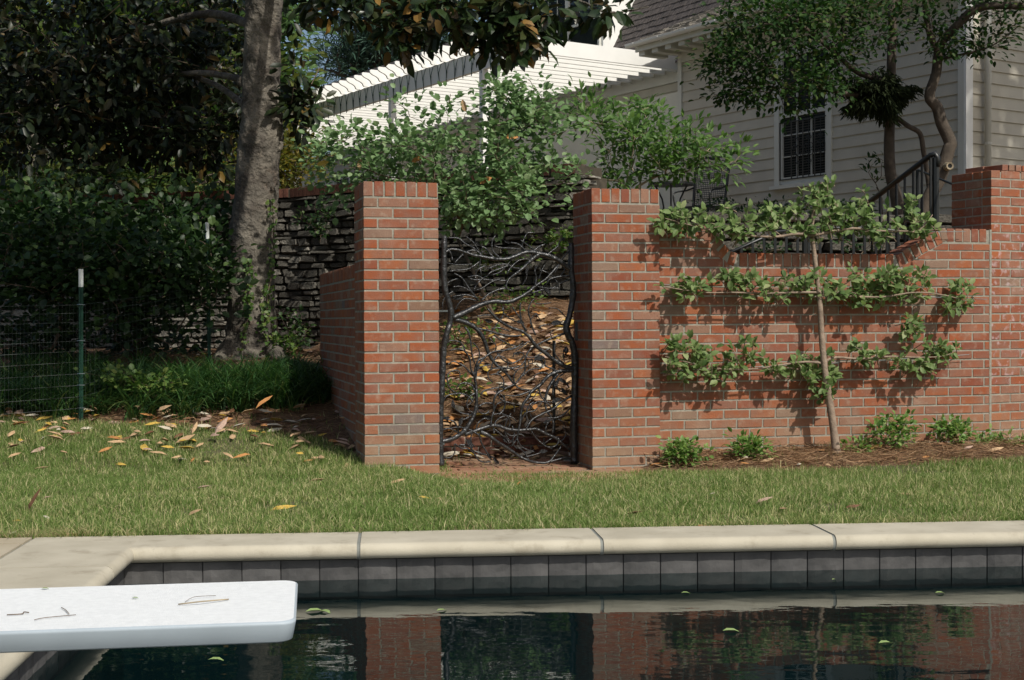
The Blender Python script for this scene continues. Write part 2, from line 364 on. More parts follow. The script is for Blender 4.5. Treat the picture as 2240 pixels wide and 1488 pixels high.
def foliage(parent, kind, P, D, Nn, S, m, nparts=0, wid=1.0, name='leaf', rest='foliage', minpx=9):
    P = np.array(P, float); D = np.array(D, float); Nn = np.array(Nn, float); S = np.array(S, float)
    sel = np.zeros(len(P), bool)
    if nparts:
        sc = np.full(len(P), -1.0)
        for i, p in enumerate(P):
            q = proj(p)
            if q[2] > 0 and 0 < q[0] < 2240 and 0 < q[1] < 1488: sc[i] = S[i] * F / q[2] * rng.uniform(.8, 1.2) if S[i] * F / q[2] > minpx else -1
        order = np.argsort(-sc)[:nparts]; order = order[sc[order] > 0]; sel[order] = True
        A = frames(D[order], Nn[order]); me = sharedleaf(kind, m, wid)
        for j, i in enumerate(order):
            M = Matrix([[A[j][r][c] * S[i] for c in range(3)] + [P[i][r]] for r in range(3)] + [[0, 0, 0, 1]])
            inst(name, me, parent, M)
    r = ~sel
    if r.any():
        me = leafmesh(rest, kind, P[r], D[r], Nn[r], S[r], m, wid)
        o = bpy.data.objects.new(rest, me); put(o, parent); o['kind'] = 'stuff'
        return o
def rvec(n, up=0.0):
    v = rng.normal(size=(n, 3)); v /= np.linalg.norm(v, axis=1, keepdims=True); v[:, 2] += up; return v
def plant(name, label, cat, base, targets, leafkind, leafm, lsize, nper, spread, stemm, rbase=.02, nparts=0, wid=1.0, droop=-.1, up=.8, nstart=1, group=None, fol='foliage', stem='branch', rtip=.003, along=.6, loc=None, stems=True, minpx=9, root=None):
    base = [Vector(b) for b in (base if isinstance(base, list) else [base])]
    root = root or thing(name, label, cat, loc or base[0], group)
    nodes = [(b, 0, None) for b in base]; segs = []
    T = sorted(targets, key=lambda t: min((t - b).length for b in base))
    P = []; D = []; Nn = []; S = []
    weight = {}
    for t in T:
        best = min(range(len(nodes)), key=lambda i: (nodes[i][0] - t).length + .25 * nodes[i][1])
        a, dist, _ = nodes[best]
        mid = (a + t) / 2 + Vector((rnd(-1, 1), rnd(-1, 1), rnd(0, 1))) * (t - a).length * .12
        nodes.append((mid, dist + (mid - a).length, best)); nodes.append((t, dist + (t - a).length, len(nodes) - 1))
        segs.append((best, len(nodes) - 2, len(nodes) - 1))
        for _ in range(nper):
            q = rnd(1 - along * 1.0, 1.12); p = lerp(mid if q > .5 else a, t if q > .5 else mid, (q - .5) * 2 if q > .5 else q * 2)
            o = Vector((random.gauss(0, 1), random.gauss(0, 1), random.gauss(0, .7))) * spread
            P.append(p + o); d = (o.normalized() + (t - a).normalized() * .7 + Vector((rnd(-.4, .4), rnd(-.4, .4), droop)))
            D.append(d); Nn.append((rnd(-.6, .6), rnd(-.9, .3), up)); S.append(rnd(lsize[0], lsize[1]))
    for i in range(len(nodes)): weight[i] = 0
    for k in range(len(nodes) - 1, -1, -1):
        weight[k] += 1
        if nodes[k][2] is not None: weight[nodes[k][2]] += weight[k]
    if stems:
        mb = MB(); mx_ = max(weight.values())
        if stem == 'branch':
            for b_ in base[1:]: mb.tube([base[0], b_], rbase * .6, 5)
        rad = lambda i: max(rtip, rbase * math.sqrt(weight[i] / mx_))
        for a, m_, t in segs:
            mb.tube([nodes[a][0], nodes[m_][0], nodes[t][0]], [min(rad(a), rad(m_) * 1.5), rad(m_), max(rtip * .6, rad(t) * .7)], 5, False)
        mb.build(stem, stemm, root, smooth=True, kind='stuff' if stem == 'twigs' else None)
    foliage(root, leafkind, [tuple(p) for p in P], [tuple(p) for p in D], Nn, S, leafm, nparts, wid, rest=fol, minpx=minpx)
    return root
def blob(cx, cy, Y, rx, ry, rY, n, seed=None):     # targets in an ellipsoid measured in photo pixels and metres of depth
    out = []
    while len(out) < n:
        a, b, c = rnd(-1, 1), rnd(-1, 1), rnd(-1, 1)
        if a * a + b * b + c * c < 1: out.append(at(cx + a * rx, cy + b * ry, Y + c * rY))
    return out

# ================================================================== GROUND
YAW = R(14.2); WX = Vector((math.cos(YAW), math.sin(YAW), 0)); WB = Vector((-math.sin(YAW), math.cos(YAW), 0))
PY = R(5.0); PX = Vector((math.cos(PY), math.sin(PY), 0)); PB = Vector((-math.sin(PY), math.cos(PY), 0))
POOLC = onz(284, 1198, 0); POOLC.z = 0              # inner corner of the coping (its front top edge)
def smooth(a, b, x):
    t = min(1, max(0, (x - a) / (b - a))); return t * t * (3 - 2 * t)
def interp(x, pts):
    if x <= pts[0][0]: return pts[0][1]
    for (a, b), (c, d) in zip(pts, pts[1:]):
        if x <= c: return b + (d - b) * (x - a) / (c - a)
    return pts[-1][1]
def gz(X, Y):
    left = interp(Y, [(5.4, -.02), (7, -.045), (8.9, -.105), (9.6, .0), (10.2, .10), (11, .22), (13.3, .52), (16, .56), (30, .6)])
    gate = interp(Y, [(5.4, -.02), (7, -.055), (8.9, -.175), (10.35, -.17), (10.6, -.05), (13.3, 1.05), (14, 1.1), (30, 1.1)])
    right = interp(Y, [(5.4, -.02), (7, -.055), (8.7, -.15), (9.2, -.15), (9.7, -.09), (10.3, -.02), (30, 0)]) + .03 * smooth(1.5, 4, X)
    a = smooth(-.85, -.40, X + (Y - 9) * .22) ; b = smooth(.75, 1.15, X - (Y - 9.6) * .1 if Y < 10 else X - 9)
    return left * (1 - a) + (gate * (1 - b) + right * b) * a
def lawnmask(X, Y):
    p = proj((X, Y, gz(X, Y))); px, py = p[0], p[1]
    if Y > 13: return False
    if px < 700: lim = interp(px, [(-400, 905), (0, 915), (180, 925), (400, 935), (560, 945), (700, 962)])
    elif px < 800: lim = interp(px, [(700, 962), (780, 1000), (800, 1018)])
    elif px < 975: lim = 1018
    else: lim = interp(px, [(975, 1028), (1000, 1044), (1200, 1042), (1450, 1036), (1750, 1034), (1840, 1028), (2000, 1018), (2240, 1004), (2700, 985)])
    return py > lim
def edgeY(X):                                        # back line of the coping
    q = POOLC + PB * .30; return q.y + (X - q.x) * math.tan(PY)
gx = np.arange(-7, 8.01, .1); gy = np.arange(0, 14.6, .1)
verts = []; faces = []; mi = []
for j, v in enumerate(gy):
    for i, x in enumerate(gx):
        Y = edgeY(x) + .004 + v * .98
        z = gz(x, Y) + .006 * math.sin(x * 7 + Y * 5) + rnd(-.004, .004)
        verts.append((x, Y, z))
nx = len(gx)
for j in range(len(gy) - 1):
    for i in range(nx - 1):
        a = j * nx + i; faces.append((a, a + 1, a + nx + 1, a + nx))
        c = verts[a]; mi.append(0 if lawnmask(c[0] + .05, c[1] + .05) else 1)
me = bpy.data.meshes.new('garden_ground'); me.from_pydata(verts, [], faces); me.materials.append(M_soil); me.materials.append(M_mulch)
me.polygons.foreach_set('material_index', mi); me.polygons.foreach_set('use_smooth', [True] * len(faces))
tag(put(bpy.data.objects.new('garden_ground', me)), 'gently rising lawn and brown mulch ground between pool and stone wall', kind='structure')
MB().add([(-7.1, -30, -1.8), (400, -30, -1.8), (400, 400, -1.8), (-400, 400, -1.8), (-400, -30, -1.8)], [(0, 1, 2, 3, 4)]).build('ground', M_soil, kind='structure')
# lawn out of frame to both sides
MB().add([(-60, 5.0, -.03), (-7, 5.0, -.03), (-7, 20, .3), (-60, 20, .3)], [(0, 1, 2, 3)]).build('lawn', M_soil, kind='structure')
MB().add([(8, 6.0, -.03), (60, 6.0, -.03), (60, 20, .0), (8, 20, .0)], [(0, 1, 2, 3)]).build('lawn', M_soil, kind='structure')

# ---- grass blades
def blades(N, fn, h, wd, m, name, label, cat=None, lean=.5, curve=.35, kind='stuff', parent=None):
    pts = []
    while len(pts) < N:
        q = fn()
        if q is not None: pts.append(q)
    P = np.array([p[:3] for p in pts]); K = np.array([p[3] if len(p) > 3 else 1.0 for p in pts])
    H = rng.uniform(h[0], h[1], N) * K; ang = rng.uniform(0, 2 * math.pi, N); W = rng.uniform(wd[0], wd[1], N)
    side = np.stack([np.cos(ang), np.sin(ang), np.zeros(N)], 1)
    la = rng.uniform(0, 2 * math.pi, N); le = rng.uniform(0, lean, N)
    ld = np.stack([np.cos(la), np.sin(la), np.zeros(N)], 1) * le[:, None]
    up = np.array([0, 0, 1.0])
    m1 = P + (up * .55 + ld * .4) * H[:, None]; tp = P + (up * (1 - .25 * le[:, None] / max(lean, .01)) + ld * (1 + curve)) * H[:, None]
    V = np.stack([P - side * W[:, None] / 2, P + side * W[:, None] / 2, m1 + side * W[:, None] * .4, m1 - side * W[:, None] * .4, tp], 1).reshape(-1, 3)
    me = bpy.data.meshes.new(name); o_ = (np.arange(N) * 5)[:, None]
    loops = (np.array([0, 1, 2, 3, 3, 2, 4])[None, :] + o_).ravel(); lens = np.tile([4, 3], N); st = np.concatenate([[0], np.cumsum(lens)[:-1]])
    me.vertices.add(len(V)); me.vertices.foreach_set('co', V.astype(np.float32).ravel()); me.loops.add(len(loops)); me.loops.foreach_set('vertex_index', loops.astype(np.int32))
    me.polygons.add(2 * N); me.polygons.foreach_set('loop_start', st.astype(np.int32)); me.polygons.foreach_set('loop_total', lens.astype(np.int32)); me.update(calc_edges=True)
    pat = .5 + .5 * np.sin(P[:, 0] * 2.1 + 1.3 * np.sin(P[:, 1] * 1.9)) * np.cos(P[:, 1] * 1.7 + np.sin(P[:, 0] * 3.1))
    pat2 = .5 + .5 * np.sin(P[:, 0] * 5.3 + 2 * np.sin(P[:, 1] * 3.7)) * np.cos(P[:, 1] * 4.1 + 1.5 * np.sin(P[:, 0] * 2.3))
    tv = np.clip(rng.random(N) * .62 + pat * .18 + pat2 * .18, 0, .999)
    a = me.attributes.new('tint', 'FLOAT', 'POINT'); a.data.foreach_set('value', np.repeat(tv, 5).astype(np.float32))
    me.materials.append(m); o = bpy.data.objects.new(name, me); put(o, parent)
    return tag(o, label, cat, kind=kind)
def grasspt():
    Y0 = rnd(0, 1) ** 1.15 * 6.6; X = rnd(-4.6, 4.6); Y = edgeY(X) + .004 + Y0
    if abs(X) > .40 * Y + .15: return None
    if not lawnmask(X, Y): 
        if rnd(0, 1) > .02: return None
    v_ = math.sin(X * 2.3 + 1.7 * math.sin(Y * 1.3)) * math.cos(Y * 2.9 + math.sin(X * 1.9)) + .6 * math.sin(X * 9 + 3 * math.sin(Y * 7)) * math.cos(Y * 11 + X * 3)
    if v_ < -.7 and rnd(0, 1) < .45: return None
    return (X, Y, gz(X, Y) - .005, (1 if Y0 > .12 else .85) * (1.0 + .28 * v_) * (1.5 if rnd(0, 1) < .02 else 1))
M_grass.node_tree.nodes
# turn the per-object random off for the lawn by keeping it one object (random is constant there)
blades(215000, grasspt, (.028, .068), (.0025, .0055), M_grass, 'grass', 'green lawn grass with a few straw coloured blades', 'grass', lean=.75)
def drypt():
    X = rnd(-4, 4.6); Y = edgeY(X) + .01 + abs(random.gauss(0, .06))
    k = 1 if X < -1.75 else (.30 if X > .9 else .10)
    if rnd(0, 1) > k * (.5 + .5 * math.sin(X * 5 + 1) * math.cos(X * 2.3)) + .02: return None
    return (X, Y, gz(X, Y) - .005, 1)
blades(5200, drypt, (.03, .075), (.002, .004), M_drygrass, 'dry_grass', 'straw coloured dry grass along the back edge of the coping', 'grass', lean=1.3)

def edgept():
    X = rnd(-3.2, 3.6)
    if math.sin(X * 6.1) + math.sin(X * 14.3 + 1) < rnd(-1.6, 1.2): return None
    return (X, edgeY(X) + rnd(.0, .03), -.024, 1)
blades(2600, edgept, (.04, .085), (.0025, .0045), M_grass, 'edge_grass', 'longer grass blades spilling over the back edge of the coping', 'grass', lean=1.5)
# ---- pine straw
def strawmesh(name, label, N, fn, L_=(.06, .16)):
    pts = []
    while len(pts) < N:
        q = fn()
        if q: pts.append(q)
    P = np.array(pts); a = rng.uniform(0, 2 * math.pi, N); D = np.stack([np.cos(a), np.sin(a), rng.uniform(-.25, .35, N)], 1)
    me = leafmesh(name, 'needle', P, D, rvec(N, 1.2), rng.uniform(L_[0], L_[1], N), M_needle, 1.3)
    o = bpy.data.objects.new(name, me); put(o); return tag(o, label, 'pine straw', kind='stuff')
def bedpt():
    X = rnd(1.0, 5.2); Y = rnd(8.7, 11.2)
    if lawnmask(X, Y - .04): return None
    p = proj((X, Y, gz(X, Y)));
    if not (1446 < p[0] < 2300): return None
    if p[0] < 1850 and p[1] > 1024: return None
    return (X, Y, gz(X, Y) + rnd(0, .035))
strawmesh('pine_straw', 'brown pine straw bed along the foot of the brick garden wall', 15000, bedpt)
def hillpt():
    Y = rnd(9.9, 14.2); X = rnd(-.75, .85)
    if Y < 10.45: return None
    return (X, Y, gz(X, Y) + rnd(0, .02))
strawmesh('pine_straw', 'pine straw covering the slope seen through the iron gate', 13000, hillpt)
def leftpt():
    X = rnd(-4.6, -1.2); Y = rnd(9.5, 15)
    if lawnmask(X, Y): return None
    return (X, Y, gz(X, Y) + rnd(0, .02))
strawmesh('pine_straw', 'shaded pine straw under the big magnolia trunk', 9000, leftpt)

# ================================================================== POOL
pool = thing('swimming_pool', 'dark water pool with pale stone coping and slate waterline tiles', 'pool', POOLC)
pool['kind'] = 'structure'; del pool['category']
WZ = -.148
def PP(u, v, z): return POOLC + PX * u + PB * v + Vector((0, 0, z))
U1 = 7.5; V0 = -6.0
# shell : tile backing, plaster walls and floor
sh = MB()
sh.add([PP(-.035, .038, -.055), PP(U1, .038, -.055), PP(U1, .038, -1.6), PP(-.035, .038, -1.6)], [(0, 1, 2, 3)])
sh.add([PP(-.035, .04, -.055), PP(-.035, V0, -.055), PP(-.035, V0, -1.6), PP(-.035, .04, -1.6)], [(0, 1, 2, 3)])
sh.add([PP(-.1, .1, -1.5), PP(U1, .1, -1.5), PP(U1, V0, -1.5), PP(-.1, V0, -1.5)], [(0, 1, 2, 3)])
sh.add([PP(U1, .1, .0), PP(U1, V0, .0), PP(U1, V0, -1.6), PP(U1, .1, -1.6)], [(0, 1, 2, 3)])
sh.add([PP(-.1, V0, .0), PP(U1, V0, .0), PP(U1, V0, -1.6), PP(-.1, V0, -1.6)], [(0, 1, 2, 3)])
sh.build('pool_shell', M_plaster, pool)
# coping stones, half round nose
def coping(u0, u1, back=.30, side=False, v0=0, v1=0, width=.42):
    T = .062; r = T / 2; prof = []
    for k in range(17):
        a = math.pi / 2 - math.pi * k / 16; prof.append((-r * math.cos(a) * 1.0, -r + r * math.sin(a)))
    if not side:
        poly = [PP(u0, back, 0), ] + [PP(u0, q[0] + .012, q[1]) for q in prof] + [PP(u0, back, -T)]
        return MB().prism(poly, PX * (u1 - u0))
    poly = [PP(-width, v0, 0), ] + [PP(-q[0] - .012, v0, q[1]) for q in prof] + [PP(-width, v0, -T)]
    return MB().prism(poly, PB * (v1 - v0))
JU = []
def solveu(px):             # u where the back edge of the coping is seen at this pixel
    u = 0
    for _ in range(20):
        p = proj(PP(u, .2, 0)); u += (px - p[0]) / 520
    return u
js = [solveu(300), solveu(787), solveu(1300), solveu(1790), solveu(2290), solveu(2790)]
g = .007
for a, b in zip(js, js[1:]):
    coping(a + g, b - g).build('coping_stone', M_coping, pool, smooth=False)
for a in js:
    coping(a - g - .0005, a + g + .0005, .296).build('joint', M_joint, pool, M=Matrix.Translation((0, .004, -.004)))
u00 = js[0]
# corner stone + left coping stones, deck stones
c0 = coping(0, 0, side=True, v0=-.40, v1=.30, width=.43)
c0.build('coping_stone', M_coping, pool, M=Matrix.Translation(PX * (-.0)))
MB().box((PP((u00 - g + .0) / 2 + .0, .155, -.031)), (u00 - g - .003, .285, .0615), Matrix.Rotation(PY, 3, 'Z')).build('coping_stone', M_coping, pool) if u00 - g > .02 else None
vv = -.408
for ln in (.92, .92, .92, .92, .92):
    coping(0, 0, side=True, v0=vv - ln, v1=vv, width=.43).build('coping_stone', M_coping, pool); vv -= ln + .01
MB().add([PP(-.022, .30, -.008), PP(-3.6, .30, -.008), PP(-3.6, V0, -.008), PP(-.022, V0, -.008)], [(0, 1, 2, 3)]).build('deck_bed', M_joint, pool)
for i, (ua, ub) in enumerate([(-1.30, -.445), (-2.2, -1.31), (-3.1, -2.21)]):
    for va, vb in [(.16, .30), (-.40, .15), (-1.0, -.41), (-1.6, -1.01), (-2.5, -1.61), (-3.4, -2.51), (-4.5, -3.41)]:
        z = .0 + rnd(-.001, .001)
        MB().box(PP((ua + ub) / 2, (va + vb) / 2, z - .02), (ub - ua - .004, vb - va - .004, .04), Matrix.Rotation(PY, 3, 'Z')).build('deck_stone', M_deck, pool)
# waterline tiles
TS = .152
def tilemesh(seed):
    random.seed(seed); mb = MB(); w2 = TS / 2 - .0025; nx_, nz_ = 5, 5; vs = []; fs = []
    for j in range(nz_ + 1):
        for i in range(nx_ + 1):
            e = 0 if (i in (0, nx_) or j in (0, nz_)) else rnd(.001, .0045)
            vs.append((-w2 + i * 2 * w2 / nx_, -.004 - e, -w2 + j * 2 * w2 / nz_))
    for j in range(nz_):
        for i in range(nx_): a = j * (nx_ + 1) + i; fs.append((a, a + 1, a + nx_ + 2, a + nx_ + 1))
    mb.add(vs, fs); mb.add([(-w2, 0, -w2), (w2, 0, -w2), (w2, 0, w2), (-w2, 0, w2)], [(0, 1, 2, 3)])
    mb.add([(-w2, -.004, -w2), (w2, -.004, -w2), (w2, 0, -w2), (-w2, 0, -w2), (-w2, -.004, w2), (w2, -.004, w2), (w2, 0, w2), (-w2, 0, w2)], [(0, 1, 2, 3), (4, 5, 6, 7), (0, 3, 7, 4), (1, 2, 6, 5)])
    me = mb.mesh('tile'); me.materials.append(M_tile); return me
tms = [tilemesh(s) for s in range(6)]; random.seed(21)
MB().add([PP(-.04, .035, -.06), PP(U1, .035, -.06), PP(U1, .035, -.225), PP(-.04, .035, -.225)], [(0, 1, 2, 3)]).build('tile_grout', M_grout, pool)
MB().add([PP(-.033, .04, -.06), PP(-.033, V0, -.06), PP(-.033, V0, -.225), PP(-.033, .04, -.225)], [(0, 1, 2, 3)]).build('tile_grout', M_grout, pool)
for k in range(38):
    inst('tile', random.choice(tms), pool, Matrix.Translation(PP(-.03 + TS * (k + .5), .034, -.142)) @ Matrix.Rotation(PY, 4, 'Z'))
for k in range(26):
    inst('tile', random.choice(tms), pool, Matrix.Translation(PP(-.032, .03 - TS * (k + .5), -.140)) @ Matrix.Rotation(PY + math.pi / 2, 4, 'Z'))
# submerged ledge with a pale mosaic edge
a = onz(640, 1392, -.42); b = onz(1000, 1388, -.42); c = onz(968, 1335, -.42)
def dotted(p, q, nm):
    mb = MB(); L_ = (q - p).length; d = (q - p) / L_; k = int(L_ / .028)
    for i in range(k): mb.box(p + d * (i + .5) * .028 + Vector((0, 0, .003 * (i % 2))), (.020, .020, .012), Matrix.Rotation(math.atan2(d.y, d.x), 3, 'Z'))
    return mb.build(nm, M_wire, pool, kind='stuff')
M_mos = mat('pale_mosaic', (.30, .52, .56), .6, .1, 20)
o1 = dotted(a + Vector((-1.0, -.08, 0)), b, 'mosaic_trim'); o2 = dotted(b, c + (c - b) * .4, 'mosaic_trim')
for o in (o1, o2): o.data.materials.clear(); o.data.materials.append(M_mos)
MB().add([a + Vector((-1.2, 0.02, -.01)), b + Vector((0, .02, -.01)), b + Vector((.0, 1.0, -.01)), a + Vector((-1.2, 1.0, -.01))], [(0, 1, 2, 3)]).build('ledge', M_plaster, pool)
wm = MB().add([PP(-.03, .032, WZ), PP(U1, .032, WZ), PP(U1, V0, WZ), PP(-.03, V0, WZ)], [(3, 2, 1, 0)]).build('water', M_water, kind='structure')
tag(wm, 'still dark pool water mirroring the brick walls')
# far side of the pool and yard behind the camera, so that the sky is not mirrored from below
MB().add([(-30, -9.5, -.02), (30, -9.5, -.02), (30, -40, -.02), (-30, -40, -.02)], [(0, 1, 2, 3)]).build('lawn', M_soil, kind='structure')

# ================================================================== BRICK WORK
BC = {}
def brickmesh(wd, dp, ht, m, var):
    key = (round(wd, 3), round(dp, 3), round(ht, 3), m.name, var)
    if key in BC: return BC[key]
    st = random.getstate(); random.seed(hash(key[:3]) % 1000 + var)
    c = .0022; x, y, z = wd / 2, dp / 2, ht / 2; vs = []; idx = {}
    for sx in (-1, 1):
        for sy in (-1, 1):
            for sz in (-1, 1):
                j = [rnd(-.0012, .0012) for _ in range(3)]
                for ax in range(3):
                    p = [sx * x, sy * y, sz * z]
                    for k in range(3):
                        if k != ax: p[k] -= (sx, sy, sz)[k] * c
                    idx[(sx, sy, sz, ax)] = len(vs); vs.append(tuple(p[k] + j[k] for k in range(3)))
    fs = []
    for ax in range(3):
        o = [k for k in range(3) if k != ax]
        for s in (-1, 1):
            q = []
            for a, b in ((-1, -1), (1, -1), (1, 1), (-1, 1)):
                t_ = [0, 0, 0]; t_[ax] = s; t_[o[0]] = a; t_[o[1]] = b; q.append(idx[(*t_, ax)])
            fs.append(tuple(q))
    for ax in range(3):         # edges along ax
        o = [k for k in range(3) if k != ax]
        for a in (-1, 1):
            for b in (-1, 1):
                def g_(s, fx): t_ = [0, 0, 0]; t_[ax] = s; t_[o[0]] = a; t_[o[1]] = b; return idx[(*t_, fx)]
                fs.append((g_(-1, o[0]), g_(1, o[0]), g_(1, o[1]), g_(-1, o[1])))
    for sx in (-1, 1):
        for sy in (-1, 1):
            for sz in (-1, 1): fs.append(tuple(idx[(sx, sy, sz, ax)] for ax in range(3)))
    me = bpy.data.meshes.new('brick'); me.from_pydata(vs, [], fs); me.validate()
    import bmesh
    bm = bmesh.new(); bm.from_mesh(me); bmesh.ops.recalc_face_normals(bm, faces=bm.faces); bm.to_mesh(me); bm.free()
    me.materials.append(m); BC[key] = me; random.setstate(st); return me
BL, BH, BD, JT, CO = .190, .0575, .092, .010, .0677
class Wall:
    """bricks laid on a straight face: origin = left end on the face at z0, ex along, ey into the wall"""
    def __init__(s, root, org, ex, ey): s.r = root; s.o = Vector(org); s.ex = ex; s.ey = ey; s.ang = math.atan2(ex.y, ex.x)
    def p(s, u, z, d=0): return Vector((s.o.x, s.o.y, 0)) + s.ex * u + s.ey * d + Vector((0, 0, z))
    def brick(s, u0, u1, z0, z1, m=None, dp=BD, rot=0, off=0):
        m = m or M_brick; me = brickmesh(round(u1 - u0 - .0016, 4), dp, round(z1 - z0 - .0018, 4), m, random.randrange(4))
        M = Matrix.Translation(s.p((u0 + u1) / 2, (z0 + z1) / 2, dp / 2 + off + rnd(-.0012, .0012))) @ Matrix.Rotation(s.ang + rnd(-.004, .004), 4, 'Z') @ Matrix.Rotation(rot + rnd(-.004, .004), 4, 'Y')
        return inst('brick', me, s.r, M)
    def course(s, z, segs, m=None):
        for a, b in segs: s.brick(a, b, z, z + BH, m)
def stretch(L_, start, a0=0):       # stretcher pattern: list of (a,b) from 0..L, first brick has length start
    out = []; u = a0; ln = start
    while u < L_ - .02:
        e = min(u + ln, L_)
        if L_ - e < .03: e = L_
        out.append((u, e)); u = e + JT; ln = BL
    return out
def core(root, pts, z0, z1, inset=.004):   # mortar body, slightly behind the brick faces
    mb = MB(); P = []; Q = [Vector((p[0], p[1], 0)) for p in pts]; k = len(Q)
    ar = sum(Q[i].x * Q[(i + 1) % k].y - Q[(i + 1) % k].x * Q[i].y for i in range(k)); sg = 1 if ar > 0 else -1
    for i in range(k):
        a = (Q[i] - Q[i - 1]).normalized(); b = (Q[(i + 1) % k] - Q[i]).normalized()
        n1 = Vector((-a.y, a.x, 0)) * sg; n2 = Vector((-b.y, b.x, 0)) * sg
        q = Q[i] + (n1 + n2) * (inset / (1 + n1.dot(n2))); P.append(Vector((q.x, q.y, z0)))
    return mb.prism(P, (0, 0, z1 - z0)).build('mortar', M_mortar, root)
PT = 1.79
def pier(px, Y, zb, label, flip, side_m=None):
    o = at(px, 700, Y); o.z = 0; W_ = .5; Dp = .45
    root = thing('brick_pier', label, 'pier', (o.x, o.y, zb))
    F0 = Wall(root, o, WX, WB); Lf = Wall(root, o + WB * Dp, -WB, WX); Rt = Wall(root, o + WX * W_, WB, -WX)
    Bk = Wall(root, o + WX * W_ + WB * Dp, -WX, -WB)
    core(root, [o, o + WX * W_, o + WX * W_ + WB * Dp, o + WB * Dp], zb, PT - .006)
    nC = int((PT - .105 - zb) / CO) + 1; z = PT - .105 - CO + (CO - BH) * 0
    for k in range(nC):
        zz = PT - .100 - CO * (k + 1)
        if zz < zb - .05: break
        A = (k + flip) % 2
        fr_ = [(0, .09), (.10, .29), (.30, .5)] if A else [(0, .2 - .01), (.2, .4 - .01), (.4, .5)]
        F0.course(zz, fr_)
        Bk.course(zz, fr_)
        i0, i1 = BD + JT, Dp - BD - JT      # side bricks between front and back rows
        # the left face: corner brick of the front row shows its end; between it and the back row one and a half bricks
        sg = [(i0, i0 + .165), (i0 + .175, i1)] if A else [(i0, i0 + .08), (i0 + .09, i1)]
        Lf.course(zz, [(Dp - b, Dp - a) for a, b in sg]); Rt.course(zz, sg)
    # rowlock cap
    n_ = 7; st = W_ / n_
    for i in range(n_):
        F0.brick(i * st, (i + 1) * st - .010, PT - .097, PT + rnd(-.002, .002), dp=.195)
        F0.brick(i * st, (i + 1) * st - .010, PT - .097, PT + rnd(-.002, .002), dp=.195, off=Dp - .195)
    Lf.brick(.205, .245, PT - .097, PT, dp=.245); Rt.brick(.205, .245, PT - .097, PT, dp=.245)
    return root, o
pL, oL = pier(796, 8.96, -.14, 'tall brick pier left of the iron gate, standing in the lawn', 1)
pR, oR = pier(1295, 9.50, -.20, 'tall brick pier right of the iron gate, beside the espaliered tree', 0)

# wing wall running back from the left pier
ow = oL + WB * .45 + WX * .03
wing = thing('brick_wing_wall', 'low brick wall running back from the left gate pier, in shade', 'wall', (ow.x, ow.y, 0))
Lw = 2.45; eW = ow + WB * Lw
core(wing, [ow, ow + WX * .22, eW + WX * .22, eW], -.1, 1.26)
ww = Wall(wing, eW, -WB, WX)
for k in range(20):
    zz = 1.275 - .1 - CO * (k + 1)
    ww.course(zz, stretch(Lw - .002, BL if k % 2 else .09))
nr = 36; st = Lw / nr
for i in range(nr): ww.brick(i * st, (i + 1) * st - .01, 1.275 - .097, 1.275, dp=.2)
# garden wall with the swept dip
og = at(1440, 700, 9.66); og.z = 0
ds = ray(2166, 700); kx = ds.x / ds.y
LG = (og.x - kx * og.y) / (kx * WX.y - WX.x)
gw = thing('brick_garden_wall', 'long low brick wall with a swept dip in its top behind the espaliered tree', 'wall', (og.x, og.y, -.15))
G = Wall(gw, og, WX, WB)
def wpt(px, py, off=0.0):               # point 'off' metres in front of the garden wall face
    d = ray(px, py); b = og - WB * off; t_ = (b - Vector((0, 0, CAMZ))).dot(WB) / d.dot(WB)
    return Vector((0, 0, CAMZ)) + d * t_
def gu(p): return (Vector(p) - og).dot(WX)
zt = wpt(2120, 501).z; zd = wpt(1800, 555).z
ua, ub = gu(wpt(1540, 510)), gu(wpt(1612, 555)); uc, ud = gu(wpt(1965, 555)), gu(wpt(2062, 503))
def topz(u):
    if u < ua: return zt
    if u < ub: return zt + (zd - zt) * smooth(ua, ub, u)
    if u < uc: return zd
    if u < ud: return zd + (zt - zd) * ((u - uc) / (ud - uc)) ** .9
    return zt
def under(u): return topz(u) - .104
us = [0] + [ua + (ub - ua) * i / 6 for i in range(7)] + [uc + (ud - uc) * i / 6 for i in range(7)] + [LG]
poly = [G.p(u, topz(u) - .008, .004) for u in us] + [G.p(LG, -.25, .004), G.p(0, -.25, .004)]
MB().prism(poly, WB * .205).build('mortar', M_mortar, gw)
zbase = zd - .104 + .004
for k in range(-3, 24):
    zz = zbase - CO * (k + 1) + JT * .0
    if zz < -.22: break
    for a, b in stretch(LG - .004, .09 if k % 2 else BL):
        if k >= 0: G.brick(a, b, zz, zz + BH); continue
        # above the dip the bricks are cut along the ramps
        s_ = [u for u in np.linspace(a, b, 9) if under(u) >= zz + BH * .75]
        if not (under(a) >= zz + BH and under(b) >= zz + BH):
            pu = [u for u in np.linspace(a, b, 25) if under(u) - .010 > zz + .008]
            if len(pu) > 2 and pu[-1] - pu[0] > .02:
                pl_ = [G.p(pu[0], zz, 0), G.p(pu[-1], zz, 0)] + [G.p(u, min(zz + BH, under(u) - .010), 0) for u in reversed(pu)]
                MB().prism(pl_, WB * .09).build('brick', M_brick, gw)
        if not s_: continue
        a2, b2 = max(a, min(s_)), min(b, max(s_))
        if under(a) >= zz + BH and under(b) >= zz + BH: G.brick(a, b, zz, zz + BH)
